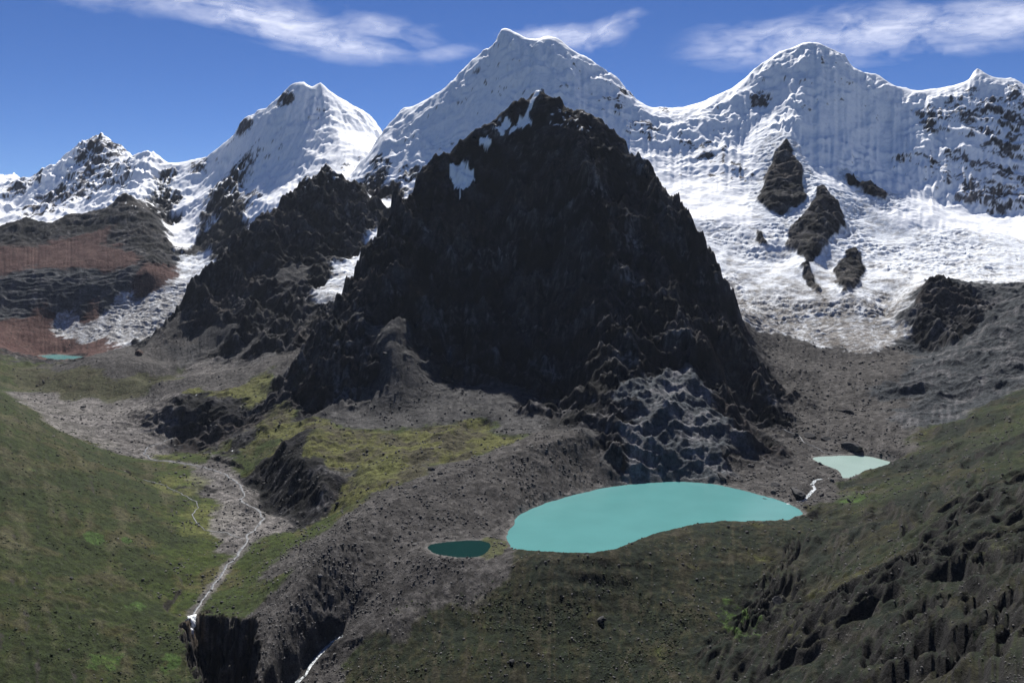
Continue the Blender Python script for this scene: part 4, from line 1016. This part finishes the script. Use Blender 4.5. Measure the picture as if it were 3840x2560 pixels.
for mk, n, lab, seed in ((wmask, 170, 'low dark green shrub on the smooth left hillside', 821), (hmask, 130, 'low dark green shrub on the rounded hill below the lake', 823)):
    for p in places(mk, n, seed):
        o = bpy.data.objects.new('shrub', random.choice(SHRUBS)); sc.collection.objects.link(o)
        q = random.uniform(1.5, 2.7); o.location = p; o.scale = (q * random.uniform(.8, 1.3), q, q * random.uniform(.8, 1.2)); o.rotation_euler = (0, 0, random.uniform(0, 6.28))
        tag(o, ('broad ' if o.scale[0] > 1.15 * q else 'narrow ' if o.scale[0] < 0.95 * q else 'round ') + ('large ' if q > 2.3 else 'small ' if q < 1.8 else '') + ('dark green bush ' if 'hill ' in lab else 'dark green shrub ') + near_mark(p), 'shrub', lab.replace('shrub ', 'shrubs '))
sb_v, sb_f = rock_shape(99, 0, 0, 0.55)
scatter('shrubbery', np.concatenate([places(wmask, 7000, 831), places(hmask, 6500, 833), places(ss(R('east_slope'), .5, .7) * sclump * dry, 1500, 835), places(ss(R('west_slope'), .45, .65) * dry * ss(Y, 1500, 1600), 1500, 837)]), (1.1, 3.8), (sb_v, sb_f), LEAF, 'small dark shrubs and tussocks dotting the green slopes', 'shrubs', 841, 0.10, 0.38)
print('scatter', _t.time() - _t0)

# ----------------------------------------------------------------------------- clouds
def cloud_material():
    m, n, l = new_mat('cirrus')
    out = n.new('ShaderNodeOutputMaterial')
    a = n.new('ShaderNodeAttribute'); a.attribute_name = 'thick'
    tr = n.new('ShaderNodeBsdfTransparent'); tl = n.new('ShaderNodeBsdfTranslucent'); df = n.new('ShaderNodeBsdfDiffuse')
    tl.inputs[0].default_value = (0.95, 0.95, 0.97, 1); df.inputs[0].default_value = (0.9, 0.9, 0.93, 1)
    mx = n.new('ShaderNodeMixShader'); mx.inputs[0].default_value = 0.25
    l.new(tl.outputs[0], mx.inputs[1]); l.new(df.outputs[0], mx.inputs[2])
    m2 = n.new('ShaderNodeMixShader')
    l.new(a.outputs['Fac'], m2.inputs[0]); l.new(tr.outputs[0], m2.inputs[1]); l.new(mx.outputs[0], m2.inputs[2]); l.new(m2.outputs[0], out.inputs[0])
    return m
CIRRUS = cloud_material()
def cloud(label, spine, top, streak, seed, u0, u1, v0, v1, gain=1.0):
    """A thin drifting sheet 6 km up; thickness from streaky noise inside a soft outline."""
    nu, nv = 240, 150; H = CAMZ + 6200.0
    u = np.linspace(u0, u1, nu)[None, :].repeat(nv, 0); v = np.linspace(v1, v0, nv)[:, None].repeat(nu, 1)
    dens = np.zeros(u.shape)
    for (cu, cv, ru, rv, an, k) in spine:
        ca, sa = math.cos(an), math.sin(an)
        du = ((u - cu) * ca + (v - cv) * sa) / ru; dv = (-(u - cu) * sa + (v - cv) * ca) / rv
        dens = np.maximum(dens, k * np.exp(-(du ** 2 + dv ** 2)))
    Yc = (H - CAMZ) / (CV - v) * F; xc = (u - CU) / F * Yc
    ca, sa = math.cos(streak), math.sin(streak)
    p = (u * ca + v * sa); q = (-u * sa + v * ca)
    wv = fbm(p / 1.0, q / 0.5, 160, 4, seed)
    n1 = fbm(p / 2.6 + wv * 14, q + wv * 10, 60, 6, seed + 9, 0.58)
    n2 = fbm(p / 5.0 + wv * 30, q + wv * 6, 22, 4, seed + 19, 0.6)
    th = dens * (0.72 + 0.45 * n1 + 0.22 * n2) - 0.10
    edge = np.minimum(np.minimum(np.linspace(0, 1, nu)[None, :], np.linspace(1, 0, nu)[None, :]), np.minimum(np.linspace(0, 1, nv)[:, None], np.linspace(1, 0, nv)[:, None])) * 8
    th = np.clip(th * gain * 0.60, 0, 0.55) * np.clip(edge, 0, 1)
    zc = H + fbm(xc, Yc, 2500, 3, seed + 5) * 60
    idc = np.arange(nu * nv).reshape(nv, nu)
    fq = np.stack([idc[:-1, :-1], idc[:-1, 1:], idc[1:, 1:], idc[1:, :-1]], -1).reshape(-1, 4)
    o = make_mesh('cloud', np.stack([xc, Yc, zc], -1).reshape(-1, 3), fq, CIRRUS)
    at = o.data.attributes.new('thick', 'FLOAT', 'POINT'); at.data.foreach_set('value', th.astype(f32).ravel())
    return tag(o, label, 'cloud', 'clouds in the blue sky')
cloud('long white cirrus streak in the upper left sky', [(330,-30,330,52,.12,.95),(560,25,200,45,.2,1.0),(700,75,210,42,.22,1.0),(860,75,150,40,.1,.55),(880,120,90,14,.1,.5),(1040,120,100,20,-.1,.45)], 0, 0.12, 500, 60, 1180, -120, 190)
cloud('small wispy cloud drifting off behind the tallest summit', [(1290,85,120,26,.02,.85),(1390,75,80,26,-.45,.8),(1440,45,40,16,-.7,.45)], 0, -0.2, 540, 1120, 1560, -20, 190)
cloud('broad thin veil of cirrus behind the round snow summit', [(1800,95,230,48,-.08,.8),(2050,70,330,60,-.14,.85),(2300,40,260,60,-.2,.8),(1700,125,140,20,0,.5),(2200,110,200,22,-.08,.5)], 0, -0.1, 580, 1500, 2500, -120, 210)

# ----------------------------------------------------------------------------- air
def haze_box():
    zl = float(Z.min()) - 1.0; zh = float(Z.max()) + 40.0
    xx = float(np.abs(X).max()) + 50
    v = np.array([(sx * xx, yy, zz) for zz in (zl, zh) for yy in (-200.0, 12100.0) for sx in (-1, 1)])
    fq = np.array([(0, 2, 3, 1), (4, 5, 7, 6), (0, 1, 5, 4), (2, 6, 7, 3), (0, 4, 6, 2), (1, 3, 7, 5)])
    m, n, l = new_mat('air')
    out = n.new('ShaderNodeOutputMaterial'); pv = n.new('ShaderNodeVolumePrincipled')
    pv.inputs['Color'].default_value = (0.72, 0.82, 1.0, 1); pv.inputs['Density'].default_value = HAZE; pv.inputs['Anisotropy'].default_value = 0.2
    l.new(pv.outputs[0], out.inputs['Volume'])
    o = make_mesh('haze', v, fq, m, False)
    return tag(o, 'thin blue mountain air softening the far peaks', 'haze', None, 'stuff')
HAZE = 5.0e-6
haze_box()
print('done', _t.time() - _t0)
